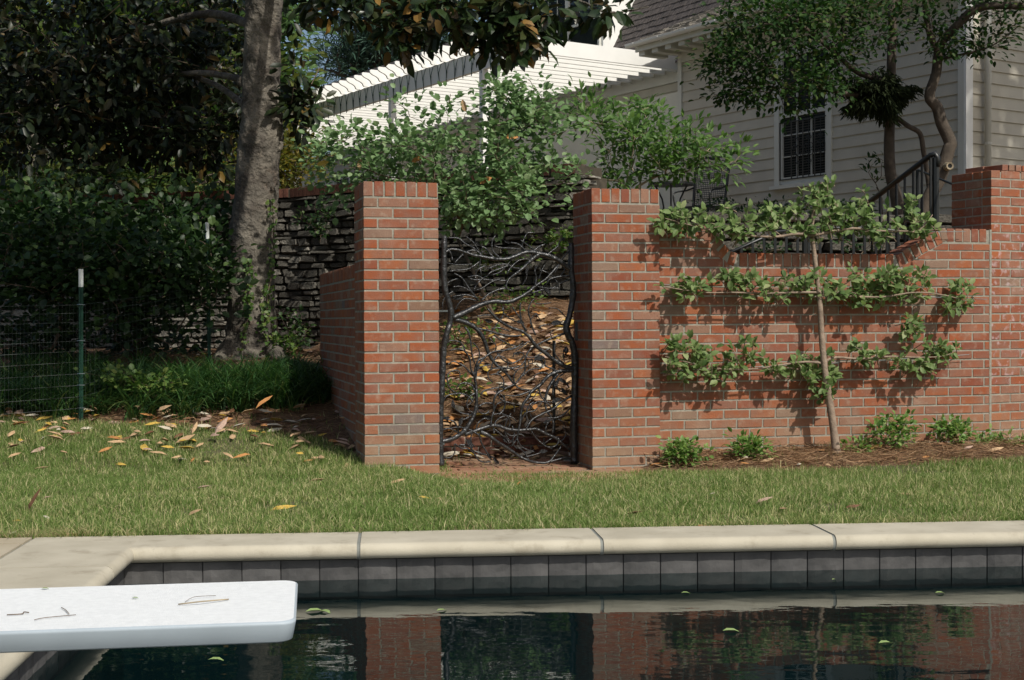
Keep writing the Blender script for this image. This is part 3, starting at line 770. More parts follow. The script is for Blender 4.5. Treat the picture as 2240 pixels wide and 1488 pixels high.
# rowlocks following the top
def arc(u): return 0
L_list = []; u = 0.0; stp = .0685
path = [(uu, topz(uu)) for uu in np.linspace(0, LG, 900)]
cum = [0]
for (a, b), (c, d) in zip(path, path[1:]): cum.append(cum[-1] + math.hypot(c - a, d - b))
s = stp / 2
while s < cum[-1] - .03:
    i = next(j for j, q in enumerate(cum) if q >= s)
    (a, b), (c, d) = path[max(0, i - 6)], path[min(len(path) - 1, i + 6)]; th = math.atan2(d - b, c - a)
    cu, cz = path[i]; cu += math.sin(th) * .048; cz -= math.cos(th) * .048
    wdt = .0575 if abs(th) < .1 else .052
    me = brickmesh(wdt, .20, .096, M_brick, random.randrange(4))
    inst('brick', me, gw, Matrix.Translation(G.p(cu, cz, .10 + rnd(-.001, .001))) @ Matrix.Rotation(G.ang, 4, 'Z') @ Matrix.Rotation(-th, 4, 'Y'))
    s += stp
# right hand pier, turned 25 degrees
A2 = R(25); RX = Vector((math.cos(A2), math.sin(A2), 0)); RB = Vector((-math.sin(A2), math.cos(A2), 0))
orp = at(2168, 700, (og + WX * LG).y + .004); orp.z = 0
rp_ = thing('brick_pier', 'tallest brick pier at the right edge, whitish salts on its bricks', 'pier', (orp.x, orp.y, -.15))
RT = at(2168, 372, orp.y).z
core(rp_, [orp, orp + RX * .9, orp + RX * .9 + RB * .42, orp + RB * .42], -.2, RT - .012)
Rf = Wall(rp_, orp, RX, RB); Rl = Wall(rp_, orp + RB * .42, -RB, RX)
for k in range(34):
    zz = RT - CO * (k + 1) + JT
    if zz < -.2: break
    m_ = M_brick_white if 5 < k < 24 else M_brick
    Rf.course(zz, stretch(.9, BL if k % 2 else .09), m_)
    Rl.course(zz, [(.0, .145), (.155, .42 - BD - JT)] if k % 2 else [(0, .22), (.23, .42 - BD - JT)], M_brick)
for i in range(11): Rf.brick(.145 + i * .068, .145 + i * .068 + .058, RT - .035 + .012, RT + .045 + rnd(-.004, .004), dp=.2, off=.002) if False else None
cz0 = RT + .004
core(rp_, [orp + RX * .15 + RB * .03, orp + RX * .9 + RB * .03, orp + RX * .9 + RB * .40, orp + RX * .15 + RB * .40], RT - .02, RT + .028)
for i in range(10): 
    for dd in (.02, .22): Rf.brick(.13 + i * .068, .13 + i * .068 + .058, cz0 - .0, cz0 + .048 + rnd(-.003, .003), dp=.19, off=dd)

MB().prism([G.p(LG - .006, -.25, -.0005), G.p(LG + .012, -.25, -.0005), G.p(LG + .012, -.25, .05), G.p(LG - .006, -.25, .05)], (0, 0, .25 + zt - .004)).build('mortar_seam', M_mortar, gw)
# paving at the gate: bricks laid flat
path_o = thing('path', 'narrow worn red brick paving through the gate and along the bed', None, (0, 9.3, -.15), kind='structure')
pm = []
zP = -.155
def pathmask(p):
    q = proj(p)
    if q[1] > interp(q[0], [(960, 1046), (1200, 1046), (1450, 1041), (1850, 1030)]) + 16: return False
    if q[0] < 945 or q[0] > 1852: return False
    d = (Vector(p) - oR).dot(WB); uu = (Vector(p) - oR).dot(WX)
    if uu < -.02: return q[1] > 978
    if uu < .5: return d < .0
    return q[1] > 1017
MB().add([oL + WX * .4 - WB * .6 + Vector((0, 0, zP - .012)), oL + WX * 3.9 - WB * .45 + Vector((0, 0, zP - .012)), oL + WX * 3.9 + WB * .06 + Vector((0, 0, zP - .012)), oR + WX * .52 - WB * .05 + Vector((0, 0, zP - .012)), oR + WX * .0 + WB * 1.05 + Vector((0, 0, zP - .012)), oL + WX * .45 + WB * 1.3 + Vector((0, 0, zP - .012))], [(0, 1, 2, 3, 4, 5)]).build('paving_bed', M_mortar, path_o)
bmf = brickmesh(.19, .092, .05, M_path, 0); bms = [brickmesh(.19, .092, .05, M_path, i) for i in range(4)]; cnt = 0
for j in range(0, 26):
    for i in range(-2, 24):
        c = oL + WX * (.3 + i * .2 + (j % 2) * .1) + WB * (-.75 + j * .101); c.z = zP - .025
        if pathmask(c) and cnt < 290:
            inst('brick', bms[(i + j) % 4], path_o, Matrix.Translation(c + Vector((0, 0, rnd(-.002, .002)))) @ Matrix.Rotation(YAW + rnd(-.01, .01), 4, 'Z')); cnt += 1
# brick step / edging behind the gate
stp_ = thing('brick_step', 'low red brick step behind the gate at the foot of the slope', 'step', at(1150, 970, 10.5))
S0 = at(962, 975, 10.35); S0.z = 0
Sw = Wall(stp_, S0, Vector((1, .12, 0)).normalized(), Vector((-.12, 1, 0)).normalized())
for k in range(2):
    for a, b in stretch(1.2, BL if k else .09): Sw.brick(a, b, -.14 + k * CO, -.14 + k * CO + BH, M_brick_old)
core(stp_, [Sw.p(0, 0, .01), Sw.p(1.2, 0, .01), Sw.p(1.2, 0, .08), Sw.p(0, 0, .08)], -.16, -.025)

# ================================================================== STONE WALL + TERRACE
SA = at(-200, 700, 17.2); SB = at(640, 700, 15.8); SC = at(1210, 700, 13.5); SD = at(1262, 700, 13.35)
for q in (SA, SB, SC, SD): q.z = 0
TZ = 2.05
sw = thing('stone_retaining_wall', 'dark dry-laid fieldstone retaining wall with brick cap, behind the gate and tree', 'wall', (SB.x, SB.y, .5))
segsW = [(SA, SB), (SB, SC), (SC, SD)]
capz = 2.40
def stonemesh(seed):
    random.seed(seed); vs = []; fs = []; nu, nv = 8, 4
    for j in range(nv + 1):
        for i in range(nu):
            a = 2 * math.pi * i / nu; rr = [.90, 1, 1, .98, .9][j]
            a += .39; x = math.copysign(abs(math.cos(a)) ** .28, math.cos(a)) * .5 * rr * rnd(.88, 1.05); z = math.copysign(abs(math.sin(a)) ** .38, math.sin(a)) * .5 * rr * rnd(.80, 1.10)
            vs.append((x, -.5 + j * .25 + rnd(-.05, .05), z))
    for j in range(nv):
        for i in range(nu): i2 = (i + 1) % nu; fs.append((j * nu + i, j * nu + i2, (j + 1) * nu + i2, (j + 1) * nu + i))
    fs.append(tuple(reversed(range(nu))))
    me = bpy.data.meshes.new('stone'); me.from_pydata(vs, [], fs); me.materials.append(M_stone)
    me.polygons.foreach_set('use_smooth', [False] * len(fs)); return me
sms = [stonemesh(s_) for s_ in range(9)]; random.seed(5)
stones = []
for a, b in segsW:
    d = (b - a); L_ = d.length; ex = d / L_; ey = Vector((-ex.y, ex.x, 0))
    if ey.y < 0: ey = -ey
    MB().prism([a + ey * .07 + Vector((0, 0, -.1)), b + ey * .07 + Vector((0, 0, -.1)), b + ey * .6 + Vector((0, 0, -.1)), a + ey * .6 + Vector((0, 0, -.1))], (0, 0, capz - .0)).build('wall_core', M_stonegap, sw)
    z = .2
    while z < capz - .13:
        h = random.choice((.035, .05, .06, .075, .095))
        if z + h > capz - .12: h = capz - .115 - z
        if h < .03: break
        u = rnd(-.1, 0)
        while u < L_:
            l = rnd(.09, .30) if h > .055 else rnd(.12, .42); c = a + ex * (u + l / 2); g0 = gz(c.x, c.y)
            if z + h > g0 - .08:
                M = Matrix.Translation(c + ey * (.085 + rnd(-.035, .025)) + Vector((0, 0, z + h / 2))) @ Matrix.Rotation(math.atan2(ex.y, ex.x) + rnd(-.06, .06), 4, 'Z') @ Matrix.Rotation(rnd(-.04, .04), 4, 'Y') @ Matrix.Diagonal((l * .98, .22, h * rnd(.84, 1.06), 1))
                stones.append((M, random.choice(sms)))
            u += l + rnd(.002, .012)
        z += h + rnd(.003, .008)
def vis(M):
    p = proj(M.translation); x, y = p[0], p[1]
    if 590 < x < 800 and 400 < y < 780: return 3
    if 950 < x < 1260 and 380 < y < 690: return 4
    if 380 < x < 520 and 420 < y < 560: return 2
    return 0
order = sorted(range(len(stones)), key=lambda i: -vis(stones[i][0]) - random.random() * .9)
rest = MB()
for k, i in enumerate(order):
    M, me_ = stones[i]
    if k < 298 and vis(M): inst('stone', me_, sw, M)
    else: rest.add([M @ v.co for v in me_.vertices], [tuple(p.vertices) for p in me_.polygons])
rest.build('stones', M_stone, sw, kind='stuff')
# brick cap
for a, b in segsW:
    d = (b - a); L_ = d.length; W_ = Wall(sw, a, d / L_, Vector((-d.y, d.x, 0)).normalized() if d.x > 0 else Vector((d.y, -d.x, 0)).normalized())
    u = 0
    mbc = MB(); mbc.prism([W_.p(0, capz - .105, -.02), W_.p(L_, capz - .105, -.02), W_.p(L_, capz - .105, .5), W_.p(0, capz - .105, .5)], (0, 0, .097)).build('cap_mortar', M_stonegap, sw)
    mb = MB()
    while u < L_ - .06:
        mb.box(W_.p(u + .029, capz - .052 + rnd(-.003, .003), .085), (.058, .225, .1), Matrix.Rotation(W_.ang, 3, 'Z')); u += .0685
    mb.build('cap_bricks', M_brick_old, sw, kind='stuff')
# right hand low stone wall under the house bed
s2a = at(1400, 700, 14.8); s2b = at(2140, 700, 15.6); s2a.z = s2b.z = 0
sw2 = thing('stone_bed_wall', 'weathered stone bed wall below the house, behind the black railings', 'wall', (s2a.x, s2a.y, .8))
d = s2b - s2a; L_ = d.length; ex = d / L_; ey = Vector((-ex.y, ex.x, 0)); z = 1.0
MB().prism([s2a + ey * .09 + Vector((0, 0, .2)), s2b + ey * .09 + Vector((0, 0, .2)), s2b + ey * .6 + Vector((0, 0, .2)), s2a + ey * .6 + Vector((0, 0, .2))], (0, 0, TZ - .24)).build('wall_core', M_stonegap, sw2)
while z < TZ:
    h = rnd(.07, .12); h = min(h, TZ - z + .02)
    if h < .04: break
    u = rnd(-.1, 0)
    while u < L_:
        l = rnd(.2, .5)
        inst('stone', random.choice(sms), sw2, Matrix.Translation(s2a + ex * (u + l / 2) + ey * (.08 + rnd(-.04, .03)) + Vector((0, 0, z + h / 2))) @ Matrix.Rotation(math.atan2(ex.y, ex.x) + rnd(-.05, .05), 4, 'Z') @ Matrix.Diagonal((l, .3, h * .95, 1)))
        u += l + .015
    z += h + .012
MB().prism([SA + (SA - SB) * 6 + Vector((0, .3, .3)), SA + Vector((0, .3, .3)), SB + Vector((.2, .3, .3)), SC + Vector((.2, .3, .3)), SD + Vector((0, .3, .3)), s2a + Vector((0, .3, .3)), s2b + Vector((0, .3, .3)), Vector((60, 15.9, .3)), Vector((80, 140, .3)), Vector((-90, 140, .3))], (0, 0, TZ - .3 - .02)).build('terrace', M_terr, kind='structure')
MB().add([(SD.x, SD.y + .1, -.1), (SD.x + 12, SD.y + 2.6, -.1), (og.x + 14, og.y + 3.5, -.1), (og.x, og.y + .3, -.1)], [(0, 1, 2, 3)]).build('lower_walk', M_stonegap, kind='structure')

# ================================================================== HOUSE
U = Vector((-.538, .843, 0)).normalized(); Vv = Vector((.843, .538, 0)).normalized()
P1 = at(1487, 700, 21.3); P1.z = 0
def H(t, v, z): return P1 + U * t + Vv * v + Vector((0, 0, z))
kx = (2112 - 1120) / F; t2 = -(kx * P1.y - P1.x) / (-(kx * U.y) + U.x) 
# solve x/y = kx for P1 + U*t
t2 = (kx * P1.y - P1.x) / (U.x - kx * U.y)      # negative: toward the camera
house = thing('house', 'cream clapboard house with cedar shingle roof and shuttered-looking dark windows', 'house', H(0, 0, TZ))
house['label'] = 'cream clapboard house with weathered cedar shingle roof on the terrace'
EX = .152; z0 = TZ - .1; zE = 4.84
def siding(ta, tb, v, za, zb, axis='A', holes=(), m=None, nm='siding_board'):
    k = 0; z = za
    while z < zb - .01:
        h = min(EX, zb - z); spans = [(ta, tb)]
        for (ha, hb, hz0, hz1) in holes:
            if z + h > hz0 and z < hz1:
                ns = []
                for a, b in spans:
                    if hb <= a or ha >= b: ns.append((a, b)); continue
                    if ha > a: ns.append((a, ha))
                    if hb < b: ns.append((hb, b))
                spans = ns
        sp2 = []
        for a, b in spans:
            while b - a > 3.4: q_ = a + rnd(1.6, 3.0); sp2.append((a, q_ - .0025)); a = q_
            sp2.append((a, b))
        for a, b in sp2:
            if b - a < .02: continue
            o1 = .022; o2 = .004
            if axis == 'A':   # face towards -V
                pl = [H(a, v - o1, z), H(a, v - o2, z + h), H(a, v + .02, z + h), H(a, v + .02, z)]
                MB().prism(pl, U * (b - a)).build(nm, m or M_siding, house)
            else:             # face towards -U, runs along V
                pl = [H(v - o1, a, z), H(v - o2, a, z + h), H(v + .02, a, z + h), H(v + .02, a, z)]
                MB().prism(pl, Vv * (b - a)).build(nm, m or M_siding, house)
        z += h; k += 1
def tof(px, v=0.0):
    r = (px - 1120) / F; q = P1 + Vv * v; return (r * q.y - q.x) / (U.x - r * U.y)
twa, twb = tof(1812), tof(1708)      # window opening (negative t), twa nearer
wz0 = H(tof(1760), 0, 0); 
def zat(t_, v, py):
    q = H(t_, v, 0); return at(proj((q.x, q.y, CAMZ))[0], py, q.y).z
WZ0, WZ1, WZM = zat(tof(1760), 0, 398), 4.55, zat(tof(1760), 0, 246)
siding(t2 + .09, -.09, 0, z0, zE, holes=[(twa, twb, WZ0 - .05, WZ1)])
MB().prism([H(t2 + .02, .03, z0), H(0, .03, z0), H(0, .25, z0), H(t2 + .02, .25, z0)], (0, 0, zE - z0)).build('wall', M_trim, house)
def bx(ta, tb, va, vb, za, zb): return MB().prism([H(ta, va, za), H(tb, va, za), H(tb, vb, za), H(ta, vb, za)], (0, 0, zb - za))
bx(-.09, .0, -.035, .1, z0, zE + .05).build('corner_board', M_trim, house)
bx(t2, t2 + .09, -.035, .1, z0, 6.2).build('corner_board', M_trim, house)
bx(t2 - .035, t2 - .001, -.035, .09, z0, 6.2).build('corner_board', M_white, house)
bx(t2, 0, -.03, .1, zE + .002, zE + .25).build('frieze_board', M_trim, house)
# wall B : to the right of the near corner
siding(.09, 7, t2 - .0, z0, 6.3, axis='B')
MB().prism([H(t2 + .03, .02, z0), H(t2 + .2, .02, z0), H(t2 + .2, 7, z0), H(t2 + .03, 7, z0)], (0, 0, 6.3 - z0)).build('wall', M_trim, house)
MB().prism([H(t2 + .2, .25, z0), H(t2 + .21, 7, z0), H(6, 7, z0), H(6, .8, z0)], (0, 0, 2.6)).build('wall', M_trim, house)
dsp = H(t2 - .09, .30, 0)
MB().tube([dsp + Vector((0, 0, z0)), dsp + Vector((0, 0, 6.2))], .042, 10).build('downspout', M_pipe, house, smooth=True)
for zz in (3.0, 4.1, 5.2): MB().tube([dsp + Vector((0, 0, zz)), dsp + Vector((0, 0, zz + .03))], .048, 10).build('bracket', M_pipe, house)
# window on wall A
def window(ta, tb, v, za, zb, casing=.10, rail=None, grille=False, muntins=0, curtain=False):
    fr_ = bx(ta - casing, tb + casing, v - .035, v + .02, zb, zb + casing).build('window', M_trim, house)
    bx(ta - casing, ta, v - .04, v + .03, za - .02, zb).build('frame', M_trim, fr_); bx(tb, tb + casing, v - .04, v + .03, za - .02, zb).build('frame', M_trim, fr_)
    bx(ta - casing - .04, tb + casing + .04, v - .10, v + .02, za - .07, za - .022).build('sill', M_trim, fr_)
    bx(ta, tb, v + .022, v + .0285, za, zb).build('pane', M_glass, fr_)
    for a, b in ((ta, ta + .045), (tb - .045, tb)): bx(a, b, v - .012, v + .021, za, zb).build('sash', M_trim, fr_)
    bx(ta + .045, tb - .045, v - .010, v + .021, za - .02, za + .09).build('sash', M_trim, fr_)
    if rail: bx(ta + .045, tb - .045, v - .011, v + .021, rail - .03, rail + .03).build('sash', M_trim, fr_)
    if muntins:
        for i in range(1, muntins):
            a = lerp(ta + .045, tb - .045, i / muntins); bx(a - .009, a + .009, v - .002, v + .0215, za + .09, zb).build('muntin', M_trim, fr_)
    return fr_
wA = window(twa, twb, 0, WZ0, WZ1, .09, WZM, muntins=3)
mb = MB()
for i in range(24):
    zz = WZ0 + .12 + i * .036; mb.box(H((twa + twb) / 2, .0195, zz), ((twb - twa) * .90, .003, .012), Matrix.Rotation(math.atan2(U.y, U.x), 3, 'Z'))
mb.build('blind', M_blind, wA, kind='stuff')
for zz in (WZ0 + .38, WZ0 + .68): bx(twa + .045, twb - .045, .0005, .0212, zz - .006, zz + .006).build('muntin', M_trim, wA)
gr = thing('window_grille', 'black wrought iron scroll grille over the lower half of the window', 'grille', H(twa, -.05, WZ0))
gz0, gz1 = WZ0 + .06, zat(tof(1760), 0, 262)
for zz in (gz0, gz1): MB().bar(H(twa + .0, -.02, zz), H(twb, -.02, zz), .014, .014).build('rail', M_black, gr)
nb = 8
for i in range(nb + 1):
    if i % 1 == 0:
        a = lerp(twa + .01, twb - .01, i / nb)
        if i % 2 == 0: MB().bar(H(a, -.02, gz0), H(a, -.02, gz1), .014, .014).build('bar', M_black, gr)
for i in (1, 3, 5, 7):
    a = lerp(twa + .01, twb - .01, i / nb)
    if i == 7: continue
    mb = MB(); mb.tube([H(a, -.02, gz0), H(a, -.02, gz1)], .006, 5)
    for zc, s1, bg_ in ((.53, 1, .05), (.53, -1, .05), (.43, 1, .05), (.43, -1, .05), (.68, 1, .03), (.68, -1, .03), (.28, 1, .03), (.28, -1, .03)):
        zc = lerp(gz0, gz1, zc); pts = []
        for q in range(11):
            th = (q / 10 * 2 * math.pi * 1.1) * (1 if zc > lerp(gz0, gz1, .48) else -1); rr = bg_ * (1 - q / 14); pts.append(H(a + s1 * (bg_ - rr * math.cos(th)), -.022, zc + rr * math.sin(th) * 1.0))
        mb.tube(pts, .005, 4)
    mb.build('scroll', M_black, gr)
# eave, gutter, rafter tails, shallow roof of the near block
e0 = t2 - .3; e1 = .40
bx(e0, e1, -.52, .1, zE + .252, zE + .275).build('soffit', M_trim, house)
bx(e0, e1, -.55, -.52, zE + .18, zE + .32).build('fascia', M_trim, house)
t_ = e1 - .1
while t_ > e0:
    bx(t_ - .07, t_ + .07, -.50, -.03, zE + .12, zE + .25).build('rafter_tail', M_trim, house); t_ -= .32
gp = []
for k in range(7):
    a = math.pi + math.pi * k / 6; gp.append(H(e0, -.61 + .06 * math.cos(a), zE + .31 + .06 * math.sin(a)))
MB().prism(gp, U * (e1 + .12 - e0)).build('gutter', M_white, house)
for tt in (.3, -.3, -.95, -1.6, -2.2): MB().tube([H(tt, -.53, zE + .30), H(tt, -.60, zE + .235), H(tt, -.68, zE + .30)], .008, 5).build('gutter_hook', M_white, house)
# low pitched roof shingles over the near block
def shingles(t0, t1, fn, rows, wv, m, mx=150, nm='shingle', thick=.012, drop=1.0):
    """fn(t, s) -> point on roof, s measured up the slope in metres"""
    mb = MB(); n_ = 0
    for r_ in range(rows):
        s0 = r_ * wv; tt = t0 + (r_ % 2) * .06
        while tt < t1:
            wd = rnd(.09, .19); a = fn(tt + .004, s0 - rnd(0, .02)); b = fn(min(tt + wd, t1) - .004, s0 - rnd(0, .02)); c = fn(min(tt + wd, t1) - .004, s0 + wv * 1.3); d = fn(tt + .004, s0 + wv * 1.3)
            nn = (b - a).cross(d - a)
            if nn.z < 0: nn = -nn
            if nn.length < 1e-7: tt += wd; continue
            nn.normalize(); e = thick * rnd(.8, 1.7)
            vs = [a + nn * e, b + nn * e, c, d, a - nn * .002, b - nn * .002]; fs = [(0, 1, 2, 3), (4, 5, 1, 0), (4, 0, 3), (5, 2, 1)]
            q = proj(a)
            if n_ < mx and 0 < q[0] < 2240 and 0 < q[1] < 400: MB().add(vs, fs).build(nm, m, roofp); n_ += 1
            else: mb.add(vs, fs)
            tt += wd
    if mb.v: mb.build('shingles', m, roofp, kind='stuff')
slope1 = R(24)
def r1(t_, s): return H(t_, -.56 + s * math.cos(slope1), zE + .34 + s * math.sin(slope1))
roofp = MB().prism([r1(e0, 0), r1(e1, 0), r1(e1, 3), r1(e0, 3)], (0, 0, -.05)).build('roof', M_shingle, house, M=Matrix.Translation((0, 0, -.01)))
shingles(e0, e1, r1, 13, .14, M_shingle_l, 120)
# recessed long wall behind the pergola
RV = 1.0; tE = 17.0; zR = 5.05
siding(.0, tE, RV, z0, zR, holes=[(1.1, 3.3, z0 + .9, zR - .55), (5.2, 6.2, z0, zR - .7), (8.3, 9.2, z0, zR - .6), (11.2, 11.9, z0 + .1, zR - .6), (13.6, 14.6, z0 + .6, zR - .6)])
bx(.02, tE, RV + .03, RV + .2, z0, zR).build('wall', M_trim, house)
bx(0, .03, .1, RV, z0, zR).build('wall', M_trim, house)
bx(0.1, tE, RV - .04, RV + .02, zR - .22, zR).build('frieze_board', M_trim, house)
window(1.2, 3.2, RV, z0 + 1.0, zR - .65, .1, None, muntins=2)
for a, b in ((5.3, 6.1), (8.4, 9.1), (11.3, 11.8)):
    dr = bx(a, b, RV + .02, RV + .04, z0, zR - .75).build('door', M_trim, house)
    bx(a + .14, b - .14, RV + .0, RV + .019, z0 + .5, zR - .95).build('pane', M_glass, dr)
window(13.7, 14.5, RV, z0 + .7, zR - .7, .08, None)
# steep upper roof with dormer
slope2 = R(62)
def r2(t_, s): return H(t_, RV - .35 + s * math.cos(slope2), zR + .02 + s * math.sin(slope2))
roofp = MB().prism([r2(0.0, 0), r2(tE + 1, 0), r2(tE + 1, 2.3), r2(0.0, 2.3)], Vv * .1).build('roof', M_shingle, house, M=Matrix.Translation(Vv * .02))
roof_ = roofp
MB().prism([r2(-4.9, 0) + Vv * .6, r2(0, 0) + Vv * .6, r2(0, 2.3) + Vv * .6, r2(-4.9, 2.3) + Vv * .6], Vv * .1).build('roof', M_shingle, house)
shingles(0, 9, r2, 15, .135, M_shingle, 170)
def dorm(ta, tb, v, za, zb):
    d = bx(ta, tb, v, v + 1.6, za, zb).build('dormer', M_white, house)
    wds = 2; wd = (tb - ta - .3) / wds
    for i in range(wds):
        a = ta + .1 + i * (wd + .1)
        bx(a, a + wd, v - .006, v - .002, za + .25, zb - .1).build('pane', M_glass, d)
        bx(a - .05, a, v - .05, v - .002, za + .2, zb).build('frame', M_trim, d); bx(a + wd, a + wd + .05, v - .05, v - .002, za + .2, zb).build('frame', M_trim, d)
        for zz in (za + .22, (za + zb) / 2 - .02, zb - .4): bx(a, a + wd, v - .03, v - .007, zz, zz + .045).build('frame', M_trim, d)
        for q in (.33, .66): bx(a + wd * q - .008, a + wd * q + .008, v - .02, v - .007, (za + zb) / 2, zb - .1).build('muntin', M_trim, d)
    return d
dorm(3.0, 5.1, RV - .25, zR + .1, zR + 2.2)

# ---- pergola
perg = thing('pergola', 'white pergola of closely spaced rafters with curved tails over the terrace', 'pergola', H(5, -2.73, TZ))
BZ = 4.985
bm0, bm1 = .75, 13.4
MB().prism([H(bm0, -2.76, BZ - .29), H(bm1, -2.76, BZ - .29), H(bm1, -2.69, BZ - .29), H(bm0, -2.69, BZ - .29)], (0, 0, .289)).build('beam', M_white, perg)
def raf():
    rh = .19; tl = -.30; pr = [(3.75 - .02, 0), (3.75 - .02, rh)]
    # ogee end
    pr += [(tl + .02, rh), (tl - .0, rh - .02), (tl + .0, rh - .05), (tl + .05, rh - .085), (tl + .12, rh - .11), (tl + .165, rh - .14), (tl + .18, rh - .175), (tl + .20, 0)]
    mb = MB(); mb.prism([Vv * a + Vector((0, 0, b)) for a, b in pr], U * .038); me = mb.mesh('rafter'); me.materials.append(M_white); return me
rm = raf(); i = 0; t_ = .92
MB().prism([H(.875, -2.60, BZ - .045), H(.915, -2.60, BZ - .045), H(.915, 1.0, BZ - .045), H(.875, 1.0, BZ - .045)], (0, 0, .235)).build('end_rafter', M_white, perg)
while t_ < 13.3:
    inst('rafter', rm, perg, Matrix.Translation(H(t_, -2.73, BZ))); t_ += .305
for tt in (1.35, 4.35, 8.5, 12.6):
    MB().box(H(tt, -2.725, (BZ - .29 + TZ) / 2), (.10, .10, BZ - .29 - TZ - .002), Matrix.Rotation(math.atan2(U.y, U.x), 3, 'Z')).build('post', M_white, perg)
sl_ = thing('string_lights', 'unlit green string light wire draped in loops along the pergola beam', 'string lights', H(5, -2.78, BZ))
mb = MB(); pts = []; t_ = bm0
while t_ < bm1:
    z = BZ + .0; pts.append(H(t_, -2.775, BZ - .01)); pts.append(H(t_ + .07 + rnd(-.02, .02), -2.775, BZ - .15)); pts.append(H(t_ + .08 + rnd(-.03, .03), -2.775, BZ - .31)); pts.append(H(t_ + .10, -2.775, BZ - .15)); pts.append(H(t_ + .13, -2.775, BZ - .005)); t_ += .26
M_lw = mat('green_wire', (.015, .05, .04), .5, .2, 9)
mb.tube(pts, .0055, 4); mb.build('wire', M_lw, sl_)
mb = MB()
for p in pts[2::5] + pts[1::5]: mb.tube([p, p + Vector((0, 0, -.035))], .008, 4)
mb.build('bulbs', M_lw, sl_, kind='stuff')

# ---- terrace furniture
def armchair(p, ang, label):
    r = thing('patio_chair', label, 'chair', p); R4 = Matrix.Translation(p) @ Matrix.Rotation(ang, 4, 'Z')
    def T(x, y, z): return R4 @ Vector((x, y, z))
    MB().tube(smoothpath([T(-.25, .22, .42), T(-.27, .30, .80), T(-.26, .36, 1.12), T(-.12, .38, 1.19), T(0, .385, 1.16), T(.12, .38, 1.19), T(.26, .36, 1.12), T(.27, .30, .80), T(.25, .22, .42)], 4), .020, 6).build('back_frame', M_black, r, smooth=True)
    mb = MB()
    for i in range(17): x = -.24 + i * .03; mb.tube([T(x, .24, .45), T(x, .36, 1.04)], .0045, 3)
    for i in range(20): z = .46 + i * .03; y = .24 + (z - .45) * .2; mb.tube([T(-.25, y, z), T(.25, y, z)], .0045, 3)
    mb.build('back_mesh', M_black, r, kind='stuff')
    mb = MB()
    for s_ in (-1, 1):
        for cx in (.06, .16):
            pts = [T(s_ * cx + .03 * math.cos(a), .375, 1.10 + .03 * math.sin(a)) for a in np.linspace(0, 5, 9)]; mb.tube(pts, .007, 4)
    mb.tube([T(-.25, .36, 1.05), T(.25, .36, 1.05)], .009, 5); mb.build('scroll', M_black, r)
    MB().box(T(0, 0, .42), (.52, .5, .035), Matrix.Rotation(ang, 3, 'Z')).build('seat', M_black, r)
    for s_ in (-1, 1):
        MB().tube(smoothpath([T(s_ * .27, .30, .76), T(s_ * .29, .1, .70), T(s_ * .30, -.15, .66), T(s_ * .30, -.25, .60), T(s_ * .28, -.22, .42)], 4), .013, 5).build('armrest', M_black, r, smooth=True)
        for y in (-.22, .22): MB().tube(smoothpath([T(s_ * .25, y, .42), T(s_ * .27, y * 1.1, .2), T(s_ * .27, y * 1.2, .0)], 3), .014, 5).build('leg', M_black, r)
    return r
cp = at(1532, 470, 19.7); cp.z = TZ
armchair(cp, R(-38) , 'black wrought iron armchair with mesh back on the terrace')
tp_ = at(1468, 470, 19.2); tp_.z = TZ
tb = thing('patio_table', 'round black metal table beside the iron armchair', 'table', tp_)
MB().tube([tp_ + Vector((0, 0, .70)), tp_ + Vector((0, 0, .73))], .32, 18).build('table_top', M_black, tb)
for a in range(3):
    d = Vector((math.cos(a * 2.09 + .4), math.sin(a * 2.09 + .4), 0)); MB().tube(smoothpath([tp_ + d * .25 + Vector((0, 0, .7)), tp_ + d * .12 + Vector((0, 0, .4)), tp_ + d * .28], 3), .013, 5).build('leg', M_black, tb)
MB().tube([tp_ + Vector((0, 0, .35)), tp_ + Vector((0, 0, .365))], .18, 12).build('shelf', M_black, tb)

# ---- railings
ra = thing('stair_railing', 'black metal stair railing sloping up to a post beside the tall pier', 'railing', at(2045, 560, 12.2))
a = at(1885, 455, 12.6); b = at(2036, 340, 11.9)
MB().tube([a, b, b + Vector((.03, -.01, .012)), b + Vector((.055, -.01, -.02)), b + Vector((.055, -.01, -.10))], .026, 8).build('handrail', M_black, ra, smooth=True)
for i in range(9):
    q = lerp(a, b, (i + .3) / 8.3); MB().tube([q, Vector((q.x, q.y, .9))], .0125, 6).build('baluster', M_black, ra)
q = at(2047, 345, 11.9); MB().tube([q, Vector((q.x, q.y, .7))], .030, 8).build('post', M_black, ra)
q = at(2008, 372, 12.3); MB().tube([q, Vector((q.x, q.y, .7))], .020, 8).build('post', M_black, ra)
MB().tube([at(2008, 372, 12.3), at(2100, 410, 11.6)], .010, 6).build('handrail', M_black, ra)
rb_ = thing('low_railing', 'black metal guard railing seen low through the dip of the brick wall', 'railing', at(1800, 560, 11.6))
pa = [at(1590, 556, 11.2), at(1700, 507, 11.6), at(1800, 500, 11.8), at(1905, 498, 12), at(2010, 512, 11.8), at(2060, 500, 11.7)]
MB().tube(pa[:5], .015, 6).build('handrail', M_black, rb_, smooth=True)
for i in range(17):
    px = 1622 + i * 24.5; Y = 11.3 + i * .035; top = at(px, interp(px, [(1590, 556), (1700, 507), (2010, 505), (2060, 512)]), Y)
    MB().bar(top, Vector((top.x, top.y, .8)), .020, .020, (0, 1, 0)).build('baluster', M_black, rb_)
MB().tube([at(1760, 500, 11.6), at(1760, 600, 11.6)], .022, 6).build('post', M_black, rb_)
MB().bar(at(2050, 530, 11.4), at(1950, 585, 11.2), .03, .05).build('lower_rail', M_black, rb_)

